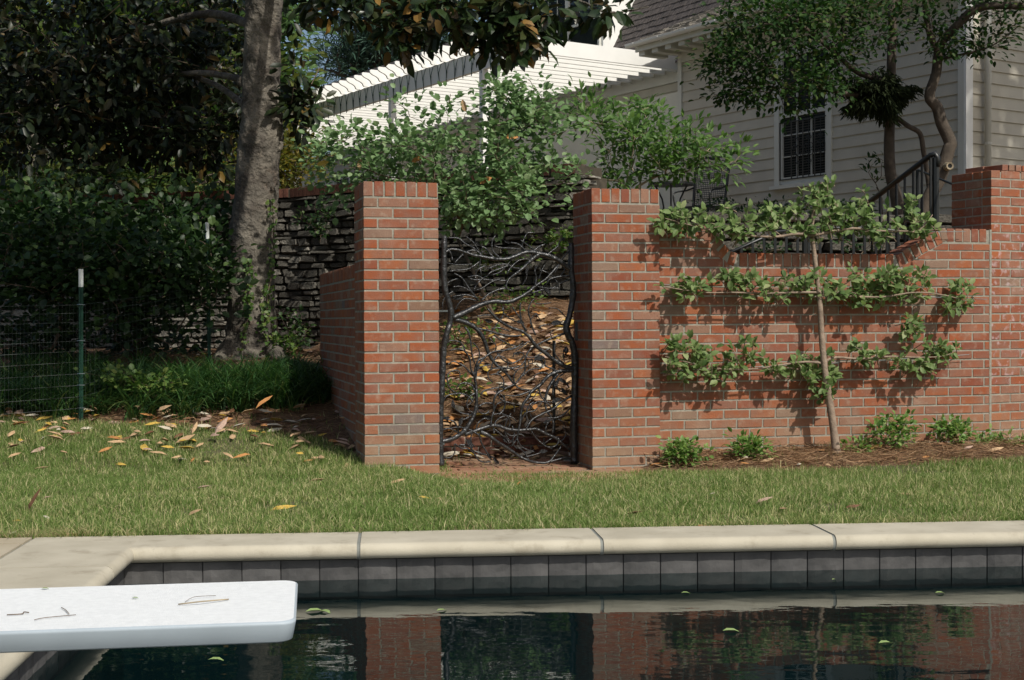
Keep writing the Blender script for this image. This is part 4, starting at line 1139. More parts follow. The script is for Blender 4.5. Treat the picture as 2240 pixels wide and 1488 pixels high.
# ================================================================== IRON GATE
gate = thing('iron_gate', 'black hand-forged iron gate of tangled branches between the two piers', 'gate', at(1110, 1000, 9.65))
def gY(px): return 9.42 + (px - 962) / 298 * .40
def GA(x, y, dy=0): px = 950 + x / 4.376; return at(px, 500 + y / 4.376, gY(px) + dy)
def GB(x, y, dy=0): px = 950 + x / 4.376; return at(px, 720 + y / 4.376, gY(px) + dy)
def br(fn, pts, r0, r1, nm='branch', n=7, k=4):
    dy = rnd(-.012, .012); P = smoothpath([fn(x, y, dy + rnd(-.006, .006)) for x, y in pts], k); m_ = len(P)
    rad = [lerp(r0, r1, i / (m_ - 1)) * .0033 * rnd(.88, 1.14) for i in range(m_)]
    return MB().tube(P, rad, n).build(nm, M_iron, gate, smooth=True)
A_ = [
 ([(110,230),(150,200),(220,205),(300,230),(370,255),(460,270),(540,285),(620,295),(700,290),(780,265),(850,235),(930,225),(1000,240),(1090,260),(1180,300),(1250,350),(1300,390)],2.2,5.5),
 ([(170,860),(300,800),(420,740),(560,700),(700,705),(800,670),(900,610),(970,550),(1060,490),(1110,440),(1160,380),(1190,345)],5.8,1.6),
 ([(190,870),(300,900),(390,950),(450,1020),(490,1100),(520,1200),(580,1290),(640,1345),(700,1400),(740,1460),(775,1500),(840,1540),(930,1545)],5.2,1.5),
 ([(640,1330),(740,1338),(830,1310),(870,1260)],2.2,1.4),
 ([(140,90),(230,95),(300,150),(380,190),(460,265)],1.6,2.4),([(300,75),(370,130),(410,190),(450,250)],1.2,2),([(450,175),(490,190),(530,240),(570,280)],1.8,2),
 ([(570,165),(640,185),(740,190),(820,200)],1.2,1.8),([(730,135),(800,150),(860,200),(900,230)],1.5,2.2),([(825,110),(900,165),(970,215),(1010,240)],1.3,2.2),
 ([(1200,120),(1180,170),(1120,220),(1080,250)],1.2,2),([(1060,145),(1020,180),(990,215)],1.2,1.6),
 ([(1000,245),(920,310),(870,360),(800,420),(730,470),(700,510),(690,570),(760,600)],4.2,1.4),
 ([(700,500),(600,500),(480,490),(370,490),(320,460)],2,1.5),([(830,385),(760,375),(700,345),(600,350),(520,385)],1.8,1.4),
 ([(190,430),(260,470),(310,540),(350,600),(420,690)],1.4,2.4),([(180,560),(250,555),(310,580),(345,600)],1.4,1.6),([(170,655),(280,635),(350,645),(420,670)],1.4,1.6),
 ([(690,570),(600,590),(520,630),(450,690)],1.8,2),([(150,410),(230,400),(320,390),(390,350),(440,310)],1.8,1.6),([(200,330),(230,290),(300,230),(360,210),(400,215)],1.4,2),
 ([(120,330),(200,345),(300,345),(360,340)],1.2,1.2),([(400,590),(460,570),(550,510),(640,480)],1.2,1.4),([(500,470),(540,420),(640,380),(720,350)],1.2,1.6),
 ([(960,400),(975,470),(965,550)],1.3,2),([(970,550),(1050,570),(1130,575),(1200,570)],1.8,1.2),([(930,620),(990,600),(1050,590),(1100,650)],1.8,1.2),
 ([(1300,455),(1180,465),(1100,490),(1070,540)],2,1.5),([(1300,490),(1220,520),(1160,560),(1100,575)],1.8,1.3),([(1290,210),(1230,290),(1190,360),(1150,430)],1.6,1.4),
 ([(890,400),(880,480),(840,545)],1.2,1),([(1060,345),(1030,400),(1000,490)],1.2,1.2),([(200,780),(240,710),(300,670),(400,690)],1.2,1.4),
 ([(1345,1350),(1250,1320),(1150,1260),(1060,1190),(970,1120),(910,1040),(840,985),(740,950),(640,895),(570,835),(510,770)],5.2,2.2),
 ([(880,980),(850,930),(830,870),(820,780),(825,710)],3,1.3),([(970,1020),(940,950),(920,870),(900,780),(930,700),(960,680)],2,1.2),
 ([(400,955),(520,980),(620,1010),(730,1030),(840,1025)],2.6,2.2),([(570,1020),(640,1070),(720,1110),(790,1130)],1.6,1.2),([(530,1050),(590,1120),(580,1170)],1.2,1.4),
 ([(1260,1000),(1150,1040),(1050,1080),(960,1130),(900,1180),(870,1260),(870,1350),(830,1420),(775,1490)],2.2,2),
 ([(790,1130),(700,1160),(570,1180),(500,1220),(430,1300),(400,1400),(390,1480)],1.6,2.4),([(780,1170),(850,1120),(900,1080)],1.2,1.5),
 ([(600,1190),(660,1260),(740,1290),(830,1250),(860,1210),(820,1185),(770,1195),(755,1230)],2,1.2),
 ([(650,790),(660,740),(655,840),(600,910),(550,980)],1.3,1.4),([(660,810),(720,860),(780,890)],1.2,1.2),([(410,840),(470,830),(550,830)],1.3,1.3),([(745,750),(800,830),(830,880)],1.4,1.4),
 ([(980,810),(930,860),(920,920)],1.3,1.2),([(975,810),(1020,890)],1.1,1.1),([(970,720),(1050,720),(1120,710)],1.2,1),([(1100,760),(1180,770),(1240,830),(1290,870)],1.2,1.6),
 ([(290,940),(330,1000),(350,1100),(360,1200),(385,1290)],2.2,1.4),([(230,970),(265,1020)],1.3,1.2),([(1110,1150),(1040,1180),(960,1230),(880,1230)],1.3,1.3),
 ([(900,1290),(940,1290),(935,1250),(905,1270),(900,1310),(860,1330)],1.2,1.2),([(1245,1280),(1235,1200),(1240,1160)],1.2,1.6),([(1150,970),(1110,1000),(1130,1050)],1.2,1.2),
 ([(550,960),(620,950),(680,970),(730,985)],1.4,1.2),([(1000,960),(1030,930),(1110,915)],1.6,1.2),([(1160,1090),(1150,1180),(1190,1250),(1240,1290)],1.4,1.6),
]
B_ = [
 ([(60,1080),(150,1060),(230,1020),(290,970),(340,900),(380,820),(400,740),(405,650),(400,550),(385,450),(400,350),(430,280)],5.8,2.2),
 ([(385,450),(350,380),(340,290),(300,220),(240,190),(150,205)],2.2,1.2),([(370,450),(300,370),(240,330),(180,310),(130,340)],2,1.2),([(300,230),(270,150),(230,120),(160,110),(130,130)],1.8,1.1),
 ([(385,590),(360,540),(300,515),(240,530),(210,580)],2,1.1),([(370,700),(330,650),(270,620),(200,620),(120,640),(90,690)],2.2,1.2),([(220,620),(150,570),(125,500),(130,430),(190,395),(240,410),(245,460)],1.6,1.1),
 ([(340,820),(250,800),(200,760),(190,710)],1.8,1.3),([(240,1000),(200,900),(150,870),(80,860)],2,1.4),([(230,1000),(170,960),(110,955),(70,980)],1.6,1.2),([(240,960),(260,880),(320,850),(370,800)],1.8,1.6),
 ([(400,430),(430,370),(490,350),(540,340)],1.6,1.2),([(405,350),(420,300),(500,260),(570,215),(700,200),(780,180),(850,130)],2,1.3),([(430,280),(430,210),(400,160),(370,130)],1.8,1.3),
 ([(290,1010),(380,980),(460,950),(550,925),(620,930),(700,960),(800,970),(890,965),(980,960),(1080,1010),(1170,1050),(1250,1120),(1320,1170)],4.6,2.8),
 ([(440,985),(520,1020),(600,1080),(700,1140),(800,1210),(900,1260),(1000,1280),(1090,1275),(1160,1200),(1210,1130)],4.6,1.8),([(1090,1275),(1180,1250),(1260,1230),(1330,1240)],2.4,2.2),
 ([(870,1225),(970,1200),(1040,1175)],1.8,1.2),([(430,1000),(450,1090),(490,1160),(530,1230),(550,1250)],2,1.3),([(200,1100),(260,1140),(330,1150),(380,1190),(420,1250),(480,1275),(540,1270)],2,1.4),
 ([(240,1110),(320,1115),(370,1160),(440,1190),(520,1210),(580,1240),(620,1280)],2,1.5),([(190,1100),(195,1180),(150,1230),(90,1230)],1.5,1.2),([(400,960),(420,900),(470,860),(540,850)],1.8,1.2),
 ([(540,920),(550,850),(570,780),(570,690),(600,620),(680,570),(765,530)],2.2,2.4),([(570,780),(600,720),(650,700),(720,705),(765,740),(765,800)],1.6,1.2),([(560,820),(640,810),(700,840),(725,890),(715,940)],1.6,1.4),
 ([(430,740),(480,710),(560,710)],2,1.5),([(440,630),(480,590),(560,570),(620,560)],1.8,1.4),([(660,570),(665,500),(640,450),(590,430),(540,440)],1.8,1.2),([(560,510),(520,470),(515,410),(560,380),(640,375)],1.3,1.6),
 ([(770,520),(760,450),(800,390),(850,370)],1.8,1.3),([(850,450),(900,400),(960,380),(1020,385)],1.5,1.2),
 ([(1335,400),(1250,400),(1160,415),(1080,460),(1020,530),(930,600),(900,650),(850,720),(830,800),(820,900),(800,1000),(790,1050),(740,1120)],5,1.6),
 ([(930,590),(850,620),(770,640),(690,635)],2.2,1.6),([(1180,430),(1120,520),(1080,600),(1060,700),(1080,790),(1110,830),(1140,900),(1130,1000)],3.6,1.8),([(1000,560),(1020,640),(1070,690),(1130,700)],1.8,1.4),
 ([(1310,640),(1200,710),(1130,770),(1040,810),(960,850),(910,900),(880,960)],2.6,2.2),([(1165,530),(1200,590),(1270,620)],1.6,1.6),([(1180,470),(1240,490),(1290,560)],2,1.8),([(1300,760),(1220,830),(1150,850),(1080,850)],1.8,1.4),
 ([(930,980),(980,1050),(1050,1110),(1130,1150)],2,1.4),([(1230,930),(1260,1000),(1230,1060),(1180,1080)],1.6,1.2),([(790,1050),(830,1120),(880,1150),(960,1180)],1.8,1.2),
 ([(960,290),(1030,300),(1060,350),(1130,380),(1190,410)],2,1.8),([(950,470),(980,430),(1050,420),(1090,430)],1.3,1.6),([(830,880),(880,800),(960,780),(1030,700)],1.2,1.2),([(840,710),(900,700),(960,640),(990,590)],1.2,1.2),
 ([(580,960),(640,1010),(700,1060),(710,1090)],1.5,1.2),([(670,975),(730,1020),(800,1010)],1.3,1.2),([(1040,1110),(1100,1060),(1180,1030)],1.2,1.1),
]
for p, a, b in A_: br(GA, p, a, b)
for p, a, b in B_: br(GB, p, a, b)
def wig(x0, y0, a0, ln, turn, fn=GB):
    pts = [(x0, y0)]; a = a0; st = ln / 6
    for i in range(6): a += turn / 6 + rnd(-.12, .12); x0 += st * math.cos(a); y0 -= st * math.sin(a); pts.append((min(1310, max(80, x0)), min(1270, max(40, y0))))
    br(fn, pts, rnd(1.5, 2.4), rnd(.9, 1.3), n=5, k=3)
random.seed(99)
for _ in range(22): wig(rnd(150, 1250), rnd(250, 1150), rnd(0, 6.28), rnd(170, 380), random.choice((-1, 1)) * rnd(1.0, 4.6))
for _ in range(14): wig(rnd(150, 1200), rnd(150, 700), rnd(-.6, 3.7), rnd(150, 330), random.choice((-1, 1)) * rnd(.4, 2.0), GA)
lp = [(95,75),(95,200),(90,400),(100,570),(135,700),(158,800),(150,900),(120,1000),(90,1150),(80,1300),(72,1450),(68,1600),(58,1750),(55,1950),(60,2200),(62,2270)]
br(GA, lp, 6.2, 7.2, 'trunk_post', 9)
rpz = [(1310,140),(1310,250),(1310,400),(1330,560),(1320,700),(1290,850),(1262,940),(1285,1030),(1322,1100),(1345,1250),(1345,1450),(1340,1650),(1335,1850),(1335,2050),(1338,2250)]
br(GA, rpz, 6.4, 8.6, 'trunk_post', 9)
def gleaf(fn, x, y, ang, ln):
    c = fn(x, y, -.01); me = sharedleaf('oval', M_iron, .8); s_ = ln / 4.376 / (F / c.y)
    dx, dz = math.cos(R(ang)), math.sin(R(ang)); A = frames(np.array([[dx, 0, dz]]), np.array([[-dz * .4, -1, dx * .4]]))[0]
    inst('leaf', me, gate, Matrix([[A[r][c_] * s_ for c_ in range(3)] + [c[r]] for r in range(3)] + [[0, 0, 0, 1]]))
for fn, x, y, a, l in [(GA,450,170,140,80),(GA,730,135,160,70),(GA,1200,120,30,70),(GA,290,640,190,140),(GA,570,890,170,100),(GA,780,890,-10,90),(GA,1110,915,10,120),(GA,960,1245,10,100),(GA,830,1190,185,80),(GA,1060,580,-40,80),(GA,960,400,60,60),(GA,890,370,-100,70),
    (GB,190,760,100,90),(GB,560,850,170,110),(GB,620,565,10,70),(GB,690,635,190,70),(GB,950,290,10,110),(GB,1180,470,-30,100),(GB,1270,625,130,90),(GB,1120,700,20,110),(GB,310,1050,-60,120),(GB,90,1230,120,80),(GB,620,1290,130,90),(GB,550,1250,120,80),(GB,700,1090,120,90),(GB,80,860,10,80),(GB,540,340,170,70),(GB,1040,900,20,80),(GB,1000,1180,10,90),(GB,1150,560,60,90),(GB,240,930,70,100)]:
    gleaf(fn, x, y, a, l)
MB().tube([GA(1262, 1130), GA(1262, 1160), GA(1262, 1185), GA(1262, 1200)], [.006, .018, .017, .004], 8).build('latch', M_iron, gate, smooth=True)
for fn, x, y in ((GA, 60, 790), (GB, 30, 1100)):
    q = fn(x, y); MB().bar(q + Vector((-.06, 0, 0)), q + Vector((.05, 0, 0)), .012, .012).build('hinge', M_wire, gate)
q = GA(1370, 985); MB().box(q + Vector((0, .03, 0)), (.035, .02, .13)).build('strike_plate', M_black, gate)
stake = MB().tube([GB(1145, 110, .55), GB(1145, 990, .55)], .012, 6).build('garden_stake', M_black); tag(stake, 'dark upright metal stake behind the right part of the gate', 'stake')

# ================================================================== DIVING BOARD
bt = .262
board = thing('diving_board', 'white gritty diving board reaching in from the left over the water', 'diving board', (-2.1, 3.0, 0))
tip = onz(652, 1268, bt); tipf = onz(652, 1372, bt - .0)
cN = Vector((tip.x, tip.y, 0)); wB = .46
BXd = Vector((math.cos(R(8.3)), math.sin(R(8.3)), 0)); BYd = Vector((-BXd.y, BXd.x, 0))
top_pts = []; rC = .035
def bp(u, v, z): return Vector((cN.x, cN.y, 0)) + BXd * u - BYd * v + Vector((0, 0, z))
outl = [(-2.6, 0)] + [(-rC + rC * math.sin(a), rC - rC * math.cos(a)) for a in np.linspace(0, math.pi / 2, 6)] + [(-rC + rC * math.cos(a), wB - rC + rC * math.sin(a)) for a in np.linspace(0, math.pi / 2, 6)] + [(-2.6, wB)]
lay = [(-.046, .014), (-.044, .009), (-.042, .007), (-.008, .0005), (-.005, .0), (-.002, .0015), (0, .005)]
vs = []; fs = []; no = len(outl); cx_, cy_ = -1.3, wB / 2
for zz, ins in lay:
    for u, v in outl:
        uu = u - ins if u > -2.5 else u; v2 = v + (ins if v < wB / 2 else -ins); vs.append(bp(uu, v2, bt + zz + (0.004 if False else 0)))
for l in range(len(lay) - 1):
    for i in range(no): i2 = (i + 1) % no; fs.append((l * no + i, l * no + i2, (l + 1) * no + i2, (l + 1) * no + i))
fs.append(tuple(reversed(range(no))))
MB().add(vs, fs).build('board', M_boardside, board, smooth=True)
MB().add([v + Vector((0, 0, 0)) for v in vs[-no:]], [tuple(range(no))]).build('grit_surface', M_board, board)
for u in (-1.85, -2.4):
    MB().box(bp(u, wB / 2, bt - .05 - .1), (.1, .5, .2), Matrix.Rotation(R(5), 3, 'Z')).build('stand', M_white, board)
def small(nm, label, cat, pts, r, m):
    return tag(MB().tube(smoothpath(pts, 3), r, 5).build(nm, m, smooth=True), label, cat)
ZB = bt + .003
small('twig', 'longest pale twig lying near the tip of the diving board', 'twig', [onz(390, 1322, ZB), onz(440, 1316, ZB + .004), onz(500, 1311, ZB)], .0016, M_twigl)
small('twig', 'thin curved stem just above the long twig on the diving board', 'twig', [onz(405, 1317, ZB), onz(425, 1306, ZB + .003), onz(472, 1303, ZB)], .0006, M_twig)
small('twig', 'faint wavy stem on the middle left of the diving board', 'twig', [onz(75, 1356, ZB), onz(100, 1351, ZB), onz(166, 1345, ZB)], .0008, M_twig)
small('twig', 'short dark bent stem above the wavy stem on the board', 'twig', [onz(134, 1329, ZB), onz(143, 1334, ZB), onz(151, 1343, ZB)], .0009, M_twig)
small('twig', 'leftmost twig with a dark bud on the diving board', 'twig', [onz(15, 1345, ZB), onz(48, 1343, ZB), onz(52, 1339, ZB), onz(63, 1340, ZB)], .0012, M_twig)
def litter(nm, label, p, ln, m, kind='oval', rz=0, tilt=0.0, wid=1.0, cat='leaf', group=None, roll=0, lift=0):
    me = sharedleaf(kind, m, wid)
    M = Matrix.Translation(p + Vector((0, 0, lift))) @ Matrix.Rotation(rz, 4, 'Z') @ Matrix.Rotation(-tilt, 4, 'Y') @ Matrix.Rotation(roll, 4, 'X') @ Matrix.Diagonal((ln, ln, ln, 1))
    o = bpy.data.objects.new(nm, me); put(o, None, M); return tag(o, label, cat, group)
litter('fallen_leaf', 'small green leaf scrap near the left back edge of the board', onz(90, 1288, ZB), .018, M_leafs['green'], rz=.2)
litter('fallen_leaf', 'tiny green leaf scrap in the middle of the diving board', onz(288, 1308, ZB), .016, M_leafs['green'], rz=0)
# floating bits
for px, py, ln, rz, lb in [(668, 1338, .07, .3, 'green leaf floating just past the tip of the board'), (700, 1336, .05, -.6, 'green leaf joined to the floating sprig near the board tip'), (955, 1336, .04, .4, 'green sprig floating beside the pale underwater edge'),
        (455, 1443, .05, 0, 'pale green leaf floating below the front of the board'), (1490, 1297, .035, 0, 'small green leaf floating against the tiles in mid pool'), (1820, 1268, .022, .5, 'tiny leaf floating at the waterline under the third coping joint'),
        (1580, 1380, .06, 0, 'green leaf floating on the mirrored brick at right'), (1922, 1407, .05, .2, 'pale leaf floating furthest right in the open water'), (2045, 1297, .04, 0, 'thin leaf floating near the right end of the tiles')]:
    litter('floating_leaf', lb, onz(px, py, WZ + .003), ln, M_leafs['green'], 'oval', rz)

# ================================================================== TREES AND SHRUBS
# magnolia trunk
mg = thing('magnolia_tree', 'old magnolia with thick brown trunk and glossy dark leaves overhead', 'tree', at(555, 785, 13.5))
tr_pts = [(552, 800, 68), (556, 770, 60), (552, 730, 52), (549, 680, 50), (551, 600, 49), (553, 500, 50), (561, 420, 47), (566, 350, 46), (570, 300, 48), (573, 240, 43), (572, 170, 41), (573, 100, 39), (577, 40, 39), (578, 0, 40), (579, -60, 38), (582, -200, 36), (590, -400, 30)]
TP = smoothpath([at(x, y, 13.5) for x, y, r_ in tr_pts], 8); TR = []
for i in range(len(TP)):
    f = i / 8; a = int(min(f, len(tr_pts) - 2)); TR.append(lerp(tr_pts[a][2], tr_pts[a + 1][2], f - a) * 13.5 / F)
mb = MB(); n_ = 40; base = 0
for i, (p, r_) in enumerate(zip(TP, TR)):
    for k in range(n_):
        a = 2 * math.pi * k / n_; fl = max(0, 1 - i / 28)
        rr = r_ * (1 + .035 * math.sin(a * 3 + i * .3) + .025 * math.sin(a * 7 + i * .9) + rnd(-.03, .03) + fl * .22 * max(0, math.sin(a * 4 + 1)) ** 2)
        mb.v.append((p.x + rr * math.cos(a), p.y + rr * math.sin(a), p.z))
for i in range(len(TP) - 1):
    for k in range(n_): k2 = (k + 1) % n_; mb.f.append((i * n_ + k, i * n_ + k2, (i + 1) * n_ + k2, (i + 1) * n_ + k))
trunk = mb.build('trunk', M_bark, mg, smooth=True)
# root flares
mb = MB()
for x0, y0, x1, y1 in ((530, 740, 478, 792), (575, 745, 612, 786), (545, 750, 520, 805)):
    mb.tube(smoothpath([at(x0, y0, 13.5), at((x0 * .4 + x1 * .6), (y0 + y1) / 2, 13.35), at(x1, y1, 13.2), at(x1 + (x1 - x0) * .3, y1 + 16, 13.1)], 3), [.13, .12, .11, .1, .09, .08, .07, .06, .05, .03][:10], 10)
mb.build('root', M_bark, mg, smooth=True)
for x, y, r_ in ((588, 176, 11), (532, 178, 12), (606, 318, 12), (525, 330, 8)):
    q = at(x, y, 13.5 - .16 if 545 < x < 600 else 13.45); mb = MB()
    for j, (rr, d) in enumerate(((1, 0), (1.05, .02), (.75, .045), (.45, .035), (.3, .01))):
        for k in range(12):
            a = 2 * math.pi * k / 12; mb.v.append(tuple(q + Vector((math.cos(a) * rr * r_ * .0048 * rnd(.8, 1.2), -d * .6 + .02, math.sin(a) * rr * r_ * .0048 * rnd(.8, 1.2)))))
    for j in range(4):
        for k in range(12): k2 = (k + 1) % 12; mb.f.append((j * 12 + k, j * 12 + k2, (j + 1) * 12 + k2, (j + 1) * 12 + k))
    mb.build('knot', M_bark, mg, smooth=True)
def limb(pts, r0, r1, root, m=M_bark, nm='limb', n=8):
    P = smoothpath([at(*p) for p in pts], 4); return MB().tube(P, [lerp(r0, r1, i / (len(P) - 1)) for i in range(len(P))], n).build(nm, m, root, smooth=True)
limb([(600, -90, 13.4), (720, -60, 12.0), (800, -20, 10.9), (850, 30, 10.6), (910, 70, 10.5), (1010, 60, 10.4), (1120, 50, 10.4), (1210, 60, 10.4)], .045, .012, mg)
limb([(1010, 60, 10.4), (1120, -20, 10.4), (1260, 0, 10.4), (1330, 28, 10.4), (1420, 15, 10.4)], .014, .005, mg)
limb([(560, 60, 13.6), (460, 30, 14.4), (330, 60, 15), (180, 130, 15.3), (40, 190, 15.5)], .05, .02, mg)
limb([(556, 180, 13.6), (430, 160, 14.4), (300, 190, 15), (160, 290, 15.2)], .04, .012, mg)
limb([(556, 250, 13.6), (480, 190, 14.2), (380, 150, 15), (250, 80, 15.5)], .04, .012, mg)
T_ = []
def mleaves(T_, nper, spread, size=(.11, .19)):
    P = []; D = []; Nn = []; S = []
    for t in T_:
        k = random.randint(nper - 3, nper + 3); ax = Vector((rnd(-1, 1), rnd(-1, 1), rnd(-.7, .6))).normalized()
        for _ in range(k):
            o = Vector((random.gauss(0, 1), random.gauss(0, 1), random.gauss(0, 1))).normalized()
            P.append(t + o * spread * rnd(.1, 1)); d = o + ax * .5 + Vector((0, 0, -.35)); D.append(d); Nn.append((rnd(-.7, .7), rnd(-.8, .4), rnd(.1, 1))); S.append(rnd(*size))
    return P, D, Nn, S
T_ += blob(150, 60, 15.6, 430, 190, 1.6, 420) + blob(330, 190, 15.6, 290, 170, 1.4, 330) + blob(90, 250, 15.4, 260, 130, 1.2, 190)
T_ += blob(430, 320, 15.2, 110, 70, .6, 40) + blob(625, 20, 14.2, 50, 40, .3, 8)
TB = blob(770, -5, 10.8, 150, 42, .5, 34) + blob(990, 20, 10.5, 180, 66, .5, 64) + blob(880, 75, 10.5, 40, 38, .2, 8) + blob(1120, 66, 10.4, 90, 58, .35, 38) + blob(1160, 20, 10.4, 60, 50, .4, 15)
TB += blob(1330, 25, 10.4, 90, 20, .3, 9)
T_ += blob(660, 250, 13.4, 34, 50, .2, 12) + blob(650, 190, 13.4, 24, 50, .2, 8) + blob(205, 385, 14.2, 70, 40, .5, 12)
T_ = [t for t in T_ if not (500 < proj(t)[0] < 632 and proj(t)[2] < 14.2)]
P, D, Nn, S = mleaves(T_, 9, .17, (.10, .17)); q_ = mleaves(TB, 9, .13, (.10, .165)); P += q_[0]; D += q_[1]; Nn += q_[2]; S += q_[3]
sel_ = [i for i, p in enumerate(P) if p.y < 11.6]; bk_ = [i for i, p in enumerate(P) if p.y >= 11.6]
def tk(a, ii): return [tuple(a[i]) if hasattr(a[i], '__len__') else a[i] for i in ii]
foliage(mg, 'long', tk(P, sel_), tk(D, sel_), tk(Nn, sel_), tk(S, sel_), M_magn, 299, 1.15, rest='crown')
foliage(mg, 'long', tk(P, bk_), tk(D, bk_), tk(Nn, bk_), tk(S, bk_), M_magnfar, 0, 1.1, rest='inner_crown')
# the part of the crown above the picture, which shades the left garden
T2 = []
while len(T2) < 620:
    a, b, c = rnd(-1, 1), rnd(-1, 1), rnd(-1, 1)
    if a * a + b * b + c * c < 1: T2.append(Vector((-2.1 + a * 2.1, 8.4 + b * 2.2, 5.2 + c * 1.0)))
while len(T2) < 900:
    a, b, c = rnd(-1, 1), rnd(-1, 1), rnd(-1, 1)
    if a * a + b * b + c * c < 1: T2.append(Vector((-3.2 + a * 3.0, 12.4 + b * 2.6, 6.4 + c * 1.4)))
P, D, Nn, S = mleaves(T2, 12, .22, (.15, .24))
foliage(mg, 'lite', [tuple(p) for p in P], [tuple(p) for p in D], Nn, S, M_magn, 0, 1.0, rest='upper_crown')
tb_ = MB()
for t in random.sample(T_, 200) + random.sample(T2, 60):
    tb_.tube([t, t + Vector((rnd(-.25, .25), rnd(-.2, .2), rnd(-.1, .3))), t + Vector((rnd(-.4, .4), rnd(-.3, .3), rnd(-.1, .4)))], [.002, .004, .005], 4, False)
tb_.build('twigs', M_twig, mg, kind='stuff')
# ivy on the trunk
ivy = thing('ivy', 'light green ivy climbing the right side of the magnolia trunk', 'ivy', at(590, 780, 13.2))
P = []; D = []; Nn = []; S = []
for pts in ([(596, 440), (598, 520), (594, 600), (585, 660), (600, 740), (604, 775)], [(540, 575), (552, 600), (545, 640), (543, 690), (530, 760)], [(590, 640), (582, 690), (575, 720)], [(605, 700), (612, 760)]):
    W_ = smoothpath([at(x, y, 13.24 if x < 590 else 13.36) for x, y in pts], 8)
    MB().tube(W_, .005, 4).build('stem', M_twig, ivy)
    for p in W_:
        for _ in range(3): P.append(tuple(p + Vector((rnd(-.045, .045), rnd(-.05, .0), rnd(-.05, .05))))); D.append((rnd(-1, 1), -.3, rnd(-1, .4))); Nn.append((rnd(-.4, .4), -1, rnd(-.1, .6))); S.append(rnd(.025, .05))
foliage(ivy, 'round', P, D, Nn, S, M_ivy, 0, 1.0)

# viburnum behind the gate
vb = blob(800, 330, 12.6, 110, 70, .5, 28) + blob(705, 345, 12.9, 35, 50, .4, 9) + blob(900, 345, 12.5, 110, 75, .6, 34) + blob(1060, 300, 12.4, 150, 110, .6, 72) + blob(1110, 200, 12.4, 60, 50, .3, 16) + blob(1190, 260, 12.4, 70, 60, .3, 20) + blob(1060, 430, 12.3, 150, 60, .6, 50) + blob(870, 250, 12.6, 40, 30, .2, 4) + blob(740, 410, 12.9, 50, 50, .3, 9) + blob(1190, 370, 12.5, 80, 40, .4, 18) + blob(1040, 480, 12.4, 90, 40, .4, 20)
plant('viburnum_shrub', 'large round-leaved shrub filling the space above and behind the gate', 'shrub', [at(1080, 690, 12.6), at(1010, 700, 12.7), at(1000, 520, 13)], vb, 'round', M_vib, (.05, .08), 16, .085, M_twig, .028, 299, along=.8, rtip=.0035)
# bright green shrub behind the right pier
bs = blob(1330, 270, 14.4, 90, 60, .5, 30) + blob(1440, 300, 14.4, 100, 70, .5, 40) + blob(1540, 300, 14.2, 70, 30, .3, 10) + blob(1580, 350, 14.2, 60, 40, .3, 12) + blob(1350, 370, 14.4, 110, 40, .5, 22) + blob(1290, 230, 14.4, 40, 40, .3, 8) + blob(1480, 375, 14.3, 50, 30, .3, 8)
plant('bright_shrub', 'bright green pointed-leaf shrub on the terrace behind the right pier', 'shrub', [at(1390, 470, 14.4), at(1430, 470, 14.4)], bs, 'lance', M_bright, (.07, .115), 19, .085, M_twigl, .02, 290, 1.35, along=.8, rtip=.004)
# big dark bush at the left
hb = blob(230, 570, 13.0, 250, 100, .9, 120) + blob(50, 570, 12.8, 170, 110, .7, 60) + blob(400, 560, 13.5, 90, 90, .5, 38) + blob(330, 480, 13.8, 130, 40, .5, 28) + blob(180, 450, 13.6, 60, 26, .3, 10) + blob(420, 455, 14, 50, 20, .3, 7) + blob(60, 440, 13.6, 50, 30, .3, 8) + blob(240, 660, 12.8, 120, 70, .4, 26) + blob(370, 690, 13.2, 60, 70, .3, 14) + blob(90, 470, 13.4, 130, 40, .5, 30) + blob(470, 500, 14, 50, 60, .3, 16) + blob(120, 730, 13.6, 220, 70, .4, 46) + blob(452, 610, 12.8, 34, 75, .15, 16) + blob(330, 740, 14.2, 120, 50, .4, 16)
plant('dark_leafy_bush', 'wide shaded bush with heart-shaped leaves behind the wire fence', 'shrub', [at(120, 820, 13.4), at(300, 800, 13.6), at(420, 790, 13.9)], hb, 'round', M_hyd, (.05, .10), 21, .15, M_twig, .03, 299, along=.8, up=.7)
# ground ivy / weeds around
def tuft(name, label, cat, p, h, n_, m, kind='oval', sz=(.03, .06), rad=.12, group=None, parts=0):
    T = [Vector((p.x + random.gauss(0, rad * .5), p.y + random.gauss(0, rad * .4), p.z + rnd(.25, 1) * h * (1 - .3 * random.random()))) for _ in range(n_)]
    return plant(name, label, cat, p, T, kind, m, sz, 9, sz[1] * .55, M_twig, .004, parts, up=1.0, along=.9, rtip=.0015, group=group, droop=-.1)
for px, py, h, r_, lb in [(1490, 992, .13, .16, 'small leafy plant at the wall foot nearest the right gate pier'), (1643, 998, .13, .13, 'lone round plant halfway between the pier and the espaliered tree'), (1880, 988, .05, .1, 'low straggly plant with pale leaves just right of the tree trunk'),
        (1950, 985, .20, .18, 'tallest ragged bedding plant right of the tree'), (2080, 976, .14, .15, 'round bedding plant left of the plant at the wall seam'), (2168, 982, .17, .18, 'leafy bedding plant under the seam of wall and right pier'), (2236, 975, .12, .12, 'bedding plant cut by the right edge of the picture')]:
    p = wpt(px, py, .24); p.z = gz(p.x, p.y) - .01
    tuft('bedding_plant', lb, 'plant', p, h * 1.35, 46 if h > .1 else 12, M_bed, 'oval', (.03, .055), r_, 'bedding plants along the brick garden wall', parts=25)
